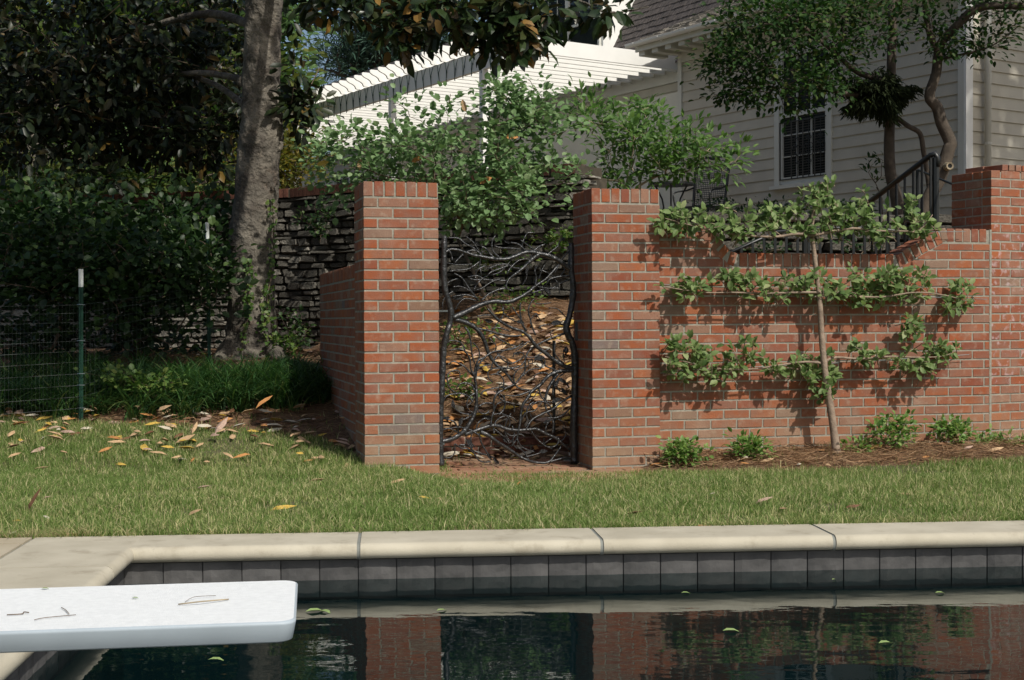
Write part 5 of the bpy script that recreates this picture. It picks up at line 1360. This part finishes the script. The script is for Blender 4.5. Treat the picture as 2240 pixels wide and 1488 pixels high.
for px, py, Y, h, lb in [(270, 850, 10.8, .18, 'low weedy green plant beside the fence post'), (335, 870, 10.6, .2, 'pale weedy seedling patch left of the liriope'), (640, 770, 14.6, .5, 'thin climbing vine at the foot of the stone wall'), (700, 530, 15, .45, 'green vine hanging on the stone wall left of the pier'), (1215, 560, 13.1, .3, 'green vine tuft on the stone wall near the right pier'), (620, 775, 13.3, .2, 'light green seedlings at the right root of the magnolia')]:
    p = at(px, py, Y); tuft('wild_vine', lb, 'vine', p, h, 22, M_ivy if Y < 14 else M_hyd, 'round', (.03, .06), .22, parts=0)
for px, py, Y, h, w_ in [(1010, 720, 12.2, .35, .25), (985, 820, 11.3, .2, .18), (1120, 640, 12.9, .3, .4), (1080, 560, 13.1, .3, .3)]:
    p = at(px, py, Y); p.z = max(gz(p.x, p.y) - .02, p.z - .2)
    tuft('woodland_seedling', {1010: 'leafy seedlings behind the upper left of the gate', 985: 'low seedlings behind the lower left of the gate', 1120: 'green seedlings at the top of the pine straw slope', 1080: 'seedlings against the stone wall behind the gate'}[px], 'plant', p, h, 20, M_ivy, 'oval', (.03, .06), w_)

# liriope clumps
def clump(label, px, py, Y, wx, wy, N, h):
    c = at(px, py, Y)
    cs = [(c.x + random.gauss(0, wx * .5), c.y + random.gauss(0, wy * .5)) for _ in range(max(6, N // 60))]
    def fn():
        q = random.choice(cs); x = q[0] + random.gauss(0, .05); y = q[1] + random.gauss(0, .05); return (x, y, gz(x, y), 1)
    return fn
def longblades(name, label, cat, fn, N, h, m):
    P = []; st = [fn() for _ in range(N)]
    V = []; FF = []; tv = []
    for (x, y, z, k) in st:
        L_ = rnd(*h); a = rnd(0, 6.28); e = rnd(.55, 1.3); wd = rnd(.004, .0095); s = Vector((-math.sin(a), math.cos(a), 0)); d = Vector((math.cos(a), math.sin(a), 0)); b0 = len(V); p = Vector((x, y, z - .01))
        for i in range(6):
            f = i / 5; q = p + d * L_ * e * f ** 1.4 * .9 + Vector((0, 0, L_ * (f * 1.0 - .62 * e * f * f))); w2 = wd * (1 - f * .8)
            V += [tuple(q - s * w2), tuple(q + s * w2)]
        for i in range(5): FF.append((b0 + 2 * i, b0 + 2 * i + 1, b0 + 2 * i + 3, b0 + 2 * i + 2))
        tv += [rnd(0, 1)] * 12
    me = bpy.data.meshes.new(name); me.from_pydata(V, [], FF); a = me.attributes.new('tint', 'FLOAT', 'POINT'); a.data.foreach_set('value', tv); me.materials.append(m)
    o = bpy.data.objects.new(name, me); put(o); return tag(o, label, cat)
longblades('liriope_clump', 'wide mound of dark strap-like grass in front of the magnolia trunk', 'ornamental grass', clump('', 490, 890, 11.15, 1.0, .62, 5200, .3), 4600, (.34, .58), M_lir)
longblades('liriope_clump', 'dark strap grass at the base of the trunk beside the brick wing wall', 'ornamental grass', clump('', 620, 830, 12.1, .35, .4, 900, .3), 1000, (.2, .36), M_lir)
longblades('liriope_clump', 'smaller clump of strap grass at the left edge behind the wire fence', 'ornamental grass', clump('', 60, 880, 10.75, .6, .3, 2400, .3), 2600, (.26, .46), M_lir)

longblades('ground_cover', 'low dark strap-leaved ground cover in the shade behind the nearer fence post', 'ground cover', clump('', 200, 800, 12.2, 1.5, .8, 3200, .3), 3400, (.14, .34), M_lir)
# espaliered apple
ap = thing('espalier_apple_tree', 'young apple tree trained flat in three tiers on wires against the brick wall', 'tree', wpt(1830, 996, .34))
TT = [(1831, 1000, .36), (1826, 960, .34), (1818, 900, .32), (1810, 850, .31), (1802, 790, .30), (1797, 730, .29), (1793, 660, .28), (1786, 600, .26), (1780, 545, .25), (1777, 510, .25), (1780, 460, .24), (1795, 400, .22)]
Pt = smoothpath([wpt(x, y, .10 + (o_ - .22) * .95) for x, y, o_ in TT], 4)
MB().tube(Pt, [lerp(.034, .011, (i / (len(Pt) - 1)) ** .7) * rnd(.94, 1.07) for i in range(len(Pt))], 9).build('trunk', M_appleb, ap, smooth=True)
tiers = [ # polyline px, leaf bursts
 ([(1779, 515), (1740, 512), (1700, 518), (1640, 516), (1560, 505), (1500, 490), (1455, 478)], .012),
 ([(1779, 515), (1830, 505), (1870, 500), (1920, 505), (1980, 506), (2010, 505), (2040, 470)], .012),
 ([(1793, 640), (1740, 640), (1680, 642), (1600, 640), (1540, 640), (1455, 628)], .010),
 ([(1793, 645), (1860, 648), (1930, 650), (2000, 640), (2060, 645), (2120, 660)], .010),
 ([(1800, 795), (1760, 792), (1700, 800), (1640, 808), (1560, 805), (1455, 780)], .010),
 ([(1806, 790), (1830, 782), (1880, 785), (1950, 780), (2000, 782), (2060, 780), (2085, 770)], .010)]
for pl, r0 in tiers:
    q = smoothpath([wpt(x, y, .17) for x, y in pl], 4); MB().tube(q, [lerp(r0, .003, i / (len(q) - 1)) for i in range(len(q))], 6).build('branch', M_appleb, ap, smooth=True)
bursts = []
def B(cx, cy, rx, ry, n_, off=.125):
    for _ in range(int(n_ * 1.25 + .5)):
        while True:
            a, b = rnd(-1, 1), rnd(-1, 1)
            if a * a + b * b < 1: break
        bursts.append(wpt(cx + a * rx, cy + b * ry, off + rnd(-.07, .08)))
B(1500, 488, 60, 28, 20); B(1600, 488, 60, 35, 18); B(1690, 480, 50, 35, 14); B(1780, 470, 60, 50, 24); B(1800, 420, 25, 25, 6); B(1860, 480, 60, 35, 16); B(1930, 495, 45, 35, 12); B(2010, 480, 45, 45, 16)
B(1885, 440, 14, 22, 4)
B(1500, 632, 50, 22, 12); B(1610, 620, 45, 35, 13); B(1700, 632, 55, 25, 13); B(1790, 625, 45, 28, 12); B(1890, 632, 70, 38, 26); B(1990, 625, 60, 35, 20); B(2090, 650, 40, 28, 13); B(1950, 600, 30, 15, 4)
B(1490, 785, 45, 45, 20); B(1580, 800, 50, 35, 15); B(1650, 765, 25, 30, 5); B(1700, 795, 40, 18, 6); B(1780, 800, 55, 30, 12); B(1800, 840, 38, 30, 14)
B(1885, 775, 40, 18, 9); B(1990, 735, 22, 35, 8); B(1995, 790, 40, 25, 8); B(2050, 775, 45, 35, 12); B(2025, 810, 18, 18, 4)
P = []; D = []; Nn = []; S = []; mb = MB()
for t in bursts:
    k = random.randint(6, 9); u0 = Vector((rnd(-1, 1), rnd(-.6, .2), rnd(-.2, 1))).normalized()
    mb.tube([t - u0 * .06 + Vector((0, .05, -.02)), t, t + u0 * .04], [.004, .003, .002], 4, False)
    for i in range(k):
        o = (Vector((random.gauss(0, 1), random.gauss(0, .7), random.gauss(0, 1))).normalized() + u0 * .6)
        P.append(tuple(t + u0 * rnd(-.03, .04) + o * .008)); D.append(tuple(o)); Nn.append((rnd(-.5, .5), -rnd(.2, 1), rnd(.3, 1.2))); S.append(rnd(.040, .074))
mb.build('spurs', M_appleb, ap, kind='stuff')
foliage(ap, 'oval', P, D, Nn, S, M_apple, 296, 1.05)
for (x0, y0, x1, y1), lb in [((1450, 622, 2160, 655), 'middle'), ((1450, 812, 2120, 776), 'lowest'), ((1450, 506, 2112, 507), 'top')]:
    o = MB().tube([wpt(x0, y0, .05), wpt((x0 + x1) / 2, (y0 + y1) / 2 + 3, .06), wpt(x1, y1, .05)], .0022, 5).build('training_wire', M_wire)
    tag(o, lb + ' training wire stretched along the brick wall behind the apple branches', 'wire')

# crape myrtles by the house
cm = thing('crape_myrtle', 'crooked dark trunk with a leafy crown in front of the house window', 'tree', at(1960, 470, 15.8))
limb([(1968, 520, 15.8), (1962, 440, 15.8), (1948, 380, 15.8), (1945, 310, 15.8), (1948, 240, 15.8), (1950, 130, 15.8), (1952, 40, 15.8), (1948, -60, 15.8)], .075, .045, cm, M_bark2, 'trunk', 10)
limb([(1952, 250, 15.8), (1985, 275, 15.6), (2012, 292, 15.6), (2020, 330, 15.6), (2030, 390, 15.6), (2038, 450, 15.6)], .028, .03, cm, M_bark2)
limb([(1950, 180, 15.8), (1880, 160, 15.5), (1830, 120, 15.3), (1760, 60, 15), (1700, 20, 15)], .04, .012, cm, M_bark2)
limb([(1948, 215, 15.8), (1850, 205, 15.4), (1790, 190, 15.2), (1720, 190, 15), (1650, 130, 15)], .035, .010, cm, M_bark2)
ct = blob(1720, 90, 15.0, 160, 95, .9, 120) + blob(1600, 120, 15.0, 70, 40, .4, 34) + blob(1640, 195, 15.0, 70, 26, .3, 22) + blob(1580, 200, 15.0, 40, 14, .2, 9) + blob(1560, 145, 15, 40, 16, .2, 8) + blob(1850, 60, 15.4, 160, 80, .8, 90) + blob(1760, 190, 15.0, 75, 40, .4, 30) + blob(1740, 240, 15, 25, 14, .2, 5) + blob(1830, 170, 15.2, 80, 70, .4, 30) + blob(1700, 20, 15.2, 180, 60, .9, 80) + blob(1650, 215, 15, 40, 25, .3, 8)
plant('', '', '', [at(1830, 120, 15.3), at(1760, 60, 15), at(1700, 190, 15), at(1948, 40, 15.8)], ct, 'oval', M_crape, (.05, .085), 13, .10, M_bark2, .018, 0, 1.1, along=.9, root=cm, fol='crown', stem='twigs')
cm2 = thing('crape_myrtle', 'twisting pale-barked trunk with a sawn knot beside the house corner', 'tree', at(2035, 470, 15.2))
limb([(2010, 520, 15.2), (2030, 440, 15.2), (2055, 390, 15.2), (2074, 330, 15.2), (2078, 310, 15.2), (2060, 270, 15.2), (2050, 235, 15.2), (2033, 210, 15.2), (2048, 160, 15.2), (2056, 100, 15.2), (2090, 60, 15.1), (2130, 22, 15), (2190, 12, 14.9), (2290, 20, 14.7)], .085, .038, cm2, M_bark2, 'trunk', 10)
limb([(2050, 110, 15.2), (2030, 60, 15.2), (2020, -40, 15.2)], .04, .03, cm2, M_bark2)
limb([(2056, 130, 15.2), (2110, 118, 15), (2170, 100, 14.9), (2225, 60, 14.8)], .016, .006, cm2, M_bark2)
q = at(2073, 364, 15.1); kn = MB()
kn.tube([q + Vector((0, .05, 0)), q + Vector((.01, -.05, 0))], [.05, .042], 12, False); kn.tube([q + Vector((.01, -.05, 0)), q + Vector((.01, -.045, 0))], [.042, .024], 12, False); kn.build('knot', M_twigl, cm2); MB().tube([q + Vector((.009, -.030, 0)), q + Vector((.009, -.025, 0))], .034, 12).build('knot_hollow', M_black, cm2)
ct = blob(2170, 85, 14.9, 55, 30, .2, 16) + blob(2060, 20, 15, 140, 50, .6, 50) + blob(2100, 100, 15, 50, 25, .2, 10) + blob(2210, 60, 14.8, 30, 25, .2, 6) + blob(2050, 100, 15.1, 60, 30, .3, 14) + blob(2200, -40, 14.8, 120, 60, .6, 60)
plant('', '', '', [at(2090, 60, 15.1), at(2150, 108, 15), at(2040, 60, 15.1)], ct, 'oval', M_crape, (.05, .09), 11, .09, M_bark2, .01, 0, 1.0, along=.9, root=cm2, fol='crown', stem='twigs')
# shaggy dark clump on the first trunk
P = []; D = []; Nn = []; S = []; c0_ = at(1918, 200, 15.6)
for i in range(7500):
    d = Vector((random.gauss(0, 1), random.gauss(0, 1), random.gauss(0, .8) - .1)).normalized(); r_ = rnd(.05, .33) * (1 + .22 * math.sin(5 * math.atan2(d.z, d.x) + 1) + .12 * math.sin(9 * math.atan2(d.z, d.x)))
    P.append(tuple(c0_ + Vector((d.x * r_ * 1.12, d.y * r_, d.z * r_ * .82 - .04)))); D.append((d.x * .8 + rnd(-.6, .6), d.y + rnd(-.5, .5), d.z * .5 - .8 + rnd(-.4, .4))); Nn.append(tuple(rvec(1)[0])); S.append(rnd(.05, .12))
me = leafmesh('twiggy_clump', 'lance', np.array(P), np.array(D), np.array(Nn), np.array(S), M_mist, .7)
o = bpy.data.objects.new('twiggy_clump', me); put(o); tag(o, 'shaggy dark ball of hanging foliage lodged in the crape myrtle', 'plant clump')
# slim sapling and low hedge at the house foot
plant('sapling', 'slender sapling against the siding left of the crape myrtle trunk', 'sapling', at(1930, 470, 16), [at(1915, 400, 16), at(1920, 345, 16), at(1900, 350, 16), at(1930, 350, 16), at(1905, 370, 16), at(1900, 378, 16), at(1928, 385, 16)], 'lance', M_crape, (.06, .10), 7, .04, M_twig, .008, 0, 1.3)
hl = blob(1700, 468, 16.2, 90, 12, .2, 26) + blob(1850, 466, 16, 60, 12, .2, 16) + blob(1580, 462, 16.4, 70, 12, .2, 14)
plant('low_hedge', 'low dark planting at the foot of the house wall behind the apple tree', 'hedge', at(1700, 490, 16.2), hl, 'oval', M_hyd, (.04, .07), 22, .08, M_twig, .01, 0)
# greenery just behind the dip
plant('low_greenery', 'green leaves behind the right part of the low railing in the wall dip', 'plant', at(1880, 600, 12.3), blob(1880, 530, 12.3, 60, 20, .2, 8), 'oval', M_hyd, (.04, .07), 9, .05, M_twig, .006, 0)
plant('low_greenery', 'bright green leaves behind the left end of the low railing in the wall dip', 'plant', at(1660, 600, 11.7), blob(1660, 545, 11.7, 60, 14, .2, 14), 'oval', M_hyd, (.04, .07), 9, .05, M_twig, .006, 0)

# background trees
def farplant(name, label, cat, base, T, leafk, m, size, nper, spread, r=.12, group=None, w_=1.0, stemm=None):
    return plant(name, label, cat, base, T, leafk, m, size, nper, spread, stemm or M_bark2, r, 0, w_, group=group, fol='crown', stem='trunk', rtip=.012)
GB_ = 'trees beyond the terrace'
farplant('pine_tree', 'blue-green pine rising behind the pergola', 'tree', at(830, 420, 42), blob(865, 60, 42, 150, 110, 2, 150) + blob(765, 135, 42, 62, 50, 1, 45) + blob(930, 130, 42, 90, 50, 1, 40) + blob(840, -60, 42, 150, 80, 2, 60), 'lance', M_pine, (.22, .42), 42, .42, .3, GB_, .5)
farplant('broadleaf_tree', 'light green tree whose edge shows against the sky right of the magnolia trunk', 'tree', at(600, 420, 26), blob(606, 70, 26, 38, 110, 1, 40) + blob(612, 180, 26, 38, 60, 1, 16), 'round', M_farlight, (.10, .17), 20, .25, .1, GB_)
farplant('golden_shrub', 'tall olive and gold shrub between the magnolia trunk and the first pergola post', 'shrub', at(620, 420, 20), blob(625, 350, 20, 55, 75, .8, 60) + blob(480, 370, 20, 120, 55, 1, 70), 'oval', M_fargold, (.06, .10), 42, .2, .05)
farplant('broadleaf_tree', 'pale green maple-like tree in a patch of light under the magnolia', 'tree', at(330, 440, 22), blob(320, 340, 22, 60, 55, .8, 40) + blob(250, 380, 22, 70, 30, .6, 16), 'round', M_farlight, (.10, .17), 15, .2, .05, GB_)
farplant('broadleaf_tree', 'dark mass of trees filling the left background behind the magnolia crown', 'tree', at(60, 440, 24), blob(150, 250, 26, 420, 260, 3, 330) + blob(420, 120, 27, 190, 240, 3, 190), 'round', M_far, (.16, .28), 38, .6, .25, GB_)
farplant('broadleaf_tree', 'tree at the far left edge with a dark straight trunk', 'tree', at(55, 440, 20), blob(-60, 200, 21, 150, 250, 2, 100), 'round', M_far, (.12, .22), 34, .45, .2, GB_)
o = MB().tube(smoothpath([at(62, 470, 19), at(60, 380, 19), at(64, 300, 19), at(60, 200, 19)], 3), .16, 9).build('tree_trunk', M_bark, smooth=True); tag(o, 'dark straight tree trunk at the far left above the bush', 'tree')
o = MB().tube(smoothpath([at(110, 470, 21), at(116, 380, 21), at(112, 300, 21), at(120, 200, 21)], 3), .24, 9).build('tree_trunk', M_bark, smooth=True); tag(o, 'broader paler trunk right of the dark straight trunk at far left', 'tree')
farplant('hedge', 'dark hedge above the left end of the stone wall', 'hedge', at(200, 440, 19), blob(240, 400, 18.6, 330, 40, .8, 130), 'oval', M_far, (.07, .12), 34, .22, .05)
# tree to the right, outside the picture, that dapples the right house wall
T = []
while len(T) < 90:
    a, b, c = rnd(-1, 1), rnd(-1, 1), rnd(-1, 1)
    if a * a + b * b + c * c < 1: T.append(Vector((9.9 + a * 2.2, 13.2 + b * 2.2, 8.8 + c * 2.2)))
farplant('shade_tree', 'broadleaf tree to the right of the house corner, outside the picture', 'tree', Vector((9.9, 13.2, 0)), T, 'round', M_far, (.14, .22), 30, .35, .16)
# and trees across the lawn behind the pool, that the dark water mirrors at its near edge
# ================================================================== FENCE
fn_ = thing('wire_fence', 'thin green wire mesh fence stretched between two steel posts', 'fence', at(177, 925, 10.3))
f0 = at(-220, 0, 9.7); f1 = at(177, 0, 10.3); f2 = at(455, 0, 13.0)
def zf(px, py, Y): return at(px, py, Y).z
rows = [667, 685, 705, 724, 746, 768, 792, 818, 843, 868, 893]
for y1 in rows:
    a = at(177, y1, 10.3); l = at(-220, y1 + (8 if y1 < 800 else 4) + (y1 - 745) * .12 + 6, 9.7); r_ = at(455, 702 + (y1 - 702) * .79 - 50, 13.0)
    m1 = (l + a) / 2 + Vector((0, 0, -.006)); m2 = (a + r_) / 2 + Vector((0, 0, -.01))
    MB().tube([l, m1, a, m2, r_], .0009, 4).build('wire', M_fwire, fn_)
for i in range(1, 46):
    t_ = i / 46; a = lerp(at(-220, rows[0] + 12, 9.7), at(177, rows[0], 10.3), t_); b = lerp(at(-220, rows[-1] + 26, 9.7), at(177, rows[-1], 10.3), t_)
    if i > 12 and i % 1 == 0: MB().tube([a, b], .0004, 3).build('wire', M_fwire, fn_)
for i in range(1, 34):
    t_ = i / 34; a = lerp(at(177, rows[0], 10.3), at(455, 702 + (rows[0] - 702) * .79 - 50, 13.0), t_); b = lerp(at(177, rows[-1], 10.3), at(455, 702 + (rows[-1] - 702) * .79 - 50, 13.0), t_)
    MB().tube([a, b], .0004, 3).build('wire', M_fwire, fn_)
def tpost(px, py0, py1, Y, lb, tipf=.115, lean=0):
    a = at(px, py1, Y); b = at(px + lean, py0, Y); r = thing('fence_post', lb, 'post', a, 'steel posts of the wire fence'); c = lerp(b, a, tipf)
    mb = MB(); mb.bar(a, c, .034, .006, (0, 1, 0)); mb.bar(a + Vector((0, -.014, 0)), c + Vector((0, -.014, 0)), .006, .024, (0, 1, 0)); 
    k = 0
    while k < 18: q = lerp(a, c, (k + 1) / 19); mb.box(q + Vector((0, -.028, 0)), (.008, .008, .018)); k += 1
    mb.build('shaft', M_postg, r)
    mb = MB(); mb.bar(c, b, .035, .007, (0, 1, 0)); mb.bar(c + Vector((0, -.0145, 0)), b + Vector((0, -.0145, 0)), .007, .025, (0, 1, 0)); mb.build('white_tip', M_postw, r)
    for y in (667, 746, 818, 843, 893):
        if Y < 11: q = at(px, y, Y - .02); MB().tube([q + Vector((-.028, 0, 0)), q + Vector((0, -.03, .003)), q + Vector((.028, 0, 0))], .003, 4).build('wire_clip', M_wire, r)
    return r
tpost(177, 589, 928, 10.3, 'nearer green steel fence post with a white tip, in front of the dark bush')
tpost(458, 487, 800, 13.0, 'further leaning fence post, mostly hidden, white tip left of the magnolia', .115, -5)

# ================================================================== FALLEN LEAVES
KS = ['tan', 'tan', 'yellow', 'brown', 'pink', 'orange', 'tan', 'pale']
named = [ # px, py, z-lift, length, colour, rot, tilt, label
 (62, 1125, .03, .14, 'brown', .5, 1.1, 'dark brown leaf standing upright in the grass at far left'),
 (120, 1178, .012, .17, 'orange', -.05, 0, 'long rust-coloured curled leaf on the stone coping at left'),
 (590, 1118, .03, .13, 'yellow', .2, .15, 'bright yellow leaf in the lawn left of centre'),
 (1507, 1158, .012, .16, 'orange', -.25, 0, 'curled tan leaf lying on the coping right of centre'),
 (1650, 1104, .03, .11, 'pink', .3, .3, 'pinkish curled leaf in the lawn below the garden wall'),
 (1365, 1130, .03, .09, 'brown', -.3, .3, 'dark brown leaf in the lawn in front of the right pier'),
 (1625, 1046, .03, .09, 'brown', -.2, .1, 'dark leaf at the back of the lawn between pier and apple trunk'),
 (1960, 1084, .03, .10, 'tan', .1, .0, 'pale tan leaf in the lawn at right'),
 (1848, 1112, .03, .08, 'brown', .0, .2, 'small dark leaf in the lawn below the apple trunk'),
 (850, 1062, .03, .11, 'tan', .4, .3, 'tan and yellow leaf in the lawn in front of the left pier'),
 (1000, 1066, .03, .07, 'tan', .1, .3, 'pale leaf in the grass in front of the gate'),
 (1128, 1064, .03, .06, 'orange', 1.0, .4, 'small orange-tan leaf right of the gate centre in the grass'),
 (925, 1018, .05, .13, 'tan', -.7, -.3, 'bent tan leaf leaning at the right foot of the left pier'),
 (470, 950, .05, .15, 'pink', .8, .8, 'large pale leaf standing in the grass in front of the liriope'),
 (420, 950, .04, .10, 'tan', 1.2, .9, 'upright tan leaf left of the large pale leaf'),
 (240, 1060, .02, .05, 'pale', -.8, .2, 'small whitish leaf in the middle left lawn'),
 (70, 1030, .03, .11, 'tan', .2, .2, 'tan leaf in the left lawn below the wire fence'),
 (410, 1130, .03, .10, 'tan', -.5, .4, 'dry crumpled leaf in the lawn above the diving board'),
 (430, 1070, .03, .08, 'pink', .2, .2, 'pinkish leaf lying in the lawn left of centre'),
 (675, 1055, .03, .10, 'tan', .2, .15, 'tan leaf with dark tip in the lawn left of the pier'),
 (660, 1012, .03, .09, 'orange', 0, .2, 'orange leaf near the shadow of the left pier'),
 (1420, 1020, .02, .14, 'orange', -.1, .1, 'orange-tan leaf at the right foot of the right pier'),
 (1320, 1026, .01, .13, 'tan', .05, 0, 'thin tan leaf against the base of the right pier'),
 (1262, 1018, .02, .09, 'tan', .3, .4, 'tan leaf on the paving under the gate post'),
 (1448, 1010, .04, .10, 'tan', 1.3, .9, 'upright tan leaf between the right pier and the bed'),
 (560, 895, .05, .16, 'orange', .9, .5, 'large orange leaf in the dark mulch right of the liriope'),
 (345, 900, .06, .14, 'tan', -.6, .3, 'tan leaf caught on the strap grass'),
 (10, 1180, .012, .08, 'pale', 1.2, .3, 'pale dry leaf at the left edge of the deck'),
 (735, 575, 0, 0, 'tan', 0, 0, '')]
for px, py, lf, ln, k, rz, tl, lb in named:
    if not ln: continue
    z = -.03
    for _ in range(8):
        p = onz(px, py, z) if py > 760 else at(px, py, 10); z2 = (gz(p.x, p.y) if p.y > edgeY(p.x) else 0) + lf * .5
        z = z + (z2 - z) * .7
    litter('fallen_leaf', lb, p, ln, M_leafs[k], 'curl', rz, tl, 1.1, 'leaf', None, rnd(-.5, .5))
LIT = {k: [[], [], [], []] for k in set(KS)}
def scatter_leaf(n_, region, label, group, size=(.08, .15), lift=.02, extra=0):
    for _ in range(extra):
        X, Y = region(); k_ = random.choice(KS); q_ = LIT[k_]; a = rnd(0, 6.28)
        q_[0].append((X, Y, gz(X, Y) + lift * rnd(.3, 1.2))); q_[1].append((math.cos(a), math.sin(a), rnd(-.3, .5))); q_[2].append((rnd(-.6, .6), rnd(-.6, .6), 1)); q_[3].append(rnd(*size))
    c = 0
    while c < n_:
        X, Y = region()
        p = Vector((X, Y, gz(X, Y))); q = proj(p)
        if not (-20 < q[0] < 2260): continue
        k_ = random.choice(KS); lb_ = label(q[0], q[1], k_) if callable(label) else label
        litter('fallen_leaf', lb_, p, rnd(*size), M_leafs[k_], 'curl', rnd(0, 6.28), rnd(-.2, .32), rnd(.8, 1.25), 'leaf', group, rnd(-.5, .5), lift * rnd(.6, 1.6)); c += 1
def rg_band():
    while True:
        X = rnd(-4.4, -1.05); Y = rnd(9.0, 10.6) if rnd(0, 1) < .8 else rnd(8.2, 9.3); q = proj((X, Y, gz(X, Y)))
        if 905 < q[1] < 1040 and q[0] < 790 and (q[1] < 985 or rnd(0, 1) < .2): return X, Y
def lab(where):
    def f(x, y, k): return {'tan': 'tan', 'yellow': 'bright yellow', 'brown': 'dark brown', 'pink': 'pinkish grey', 'orange': 'rust orange', 'pale': 'pale buff'}[k] + ' curled leaf ' + where(x, y)
    return f
def w_band(x, y):
    a = 'left of the steel fence post' if x < 170 else 'just right of the steel fence post' if x < 320 else 'in front of the strap grass mound' if x < 520 else 'below the magnolia trunk' if x < 660 else 'beside the brick wing wall'
    return a + (' at the mulch edge' if y < 935 else ' in the back lawn' if y < 965 else ' further forward in the lawn')
def w_lawn(x, y): return 'scrap in the ' + ('front' if y > 1105 else 'middle' if y > 1065 else 'back') + ' of the lawn ' + ('at far left' if x < 400 else 'before the left pier' if x < 960 else 'before the gate' if x < 1300 else 'before the right pier' if x < 1500 else 'below the apple tree' if x < 1900 else 'at far right')
def w_gate(x, y): return 'on the slope behind the gate, ' + ('left' if x < 1050 else 'middle' if x < 1160 else 'right') + (' at the top' if y < 740 else ' halfway up' if y < 860 else ' near the step')
def w_mag(x, y): return 'on shaded mulch ' + ('left of' if x < 500 else 'under' if x < 620 else 'right of') + ' the magnolia trunk'
def w_bed(x, y): return 'on pine straw ' + ('next to the right pier' if x < 1600 else 'left of the apple trunk' if x < 1830 else 'right of the apple trunk' if x < 2050 else 'by the wall seam')
scatter_leaf(112, rg_band, lab(w_band), 'dry leaves at the back of the left lawn', lift=.03, extra=70)
def rg_lawn():
    while True:
        X = rnd(-3.4, 4.0); Y = rnd(6.0, 8.9)
        if lawnmask(X, Y): return X, Y
scatter_leaf(26, rg_lawn, lab(w_lawn), 'leaf scraps in the lawn', (.04, .075), .02)
def rg_gate():
    while True:
        X = rnd(-.6, .7); Y = rnd(10.2, 13)
        if Y < 10.9 or rnd(0, 1) < .6: return X, Y
scatter_leaf(84, rg_gate, lab(w_gate), 'leaves on the slope behind the gate', (.10, .18), .035, extra=420)
def rg_left():
    return (rnd(-3.2, -1.6), rnd(10.6, 14)) if rnd(0, 1) < .6 else (rnd(-4.8, -2.5), rnd(10.5, 12.5))
scatter_leaf(16, rg_left, lab(w_mag), 'leaves under the magnolia', (.09, .16), .03, extra=110)
def rg_bed():
    while True:
        X = rnd(1.2, 4.2); Y = rnd(9.1, 10.5); p = proj((X, Y, gz(X, Y)))
        if 1450 < p[0] < 2240 and not lawnmask(X, Y): return X, Y
scatter_leaf(16, rg_bed, lab(w_bed), 'leaves on the pine straw bed', (.07, .13), .03)
litter_o = None
for k_, q_ in LIT.items():
    me = leafmesh('leaf_litter', 'curl', *[np.array(z) for z in q_], M_leafs[k_], 1.1)
    if litter_o is None: litter_o = bpy.data.objects.new('leaf_litter', me); put(litter_o); tag(litter_o, 'loose dry magnolia leaf litter lying on the mulch and lawn edge', 'leaf litter', kind='stuff')
    else: o = bpy.data.objects.new('leaves', me); put(o, litter_o); o['kind'] = 'stuff'
for px, py, Y, rz, lb in [(1020, 245, 12.1, 1.9, 'upright tan leaf caught high in the viburnum'), (1105, 300, 12.1, 0, 'orange leaf caught in the right part of the viburnum'), (1050, 402, 12.0, .5, 'orange leaf caught low in the viburnum above the gate'), (693, 362, 12.6, .3, 'yellow leaf caught at the left edge of the viburnum'), (785, 375, 12.4, 1.4, 'tan leaf caught in the left viburnum above the pier'), (900, 355, 12.3, .4, 'rust leaf caught in the viburnum above the left pier')]:
    o = litter('caught_leaf', lb, at(px, py, Y), .12, M_leafs['orange' if 'orange' in lb or 'rust' in lb else ('yellow' if 'yellow' in lb else 'tan')], 'long', 0, rz, 1.1, roll=1.2)
print('objects', len(bpy.data.objects))
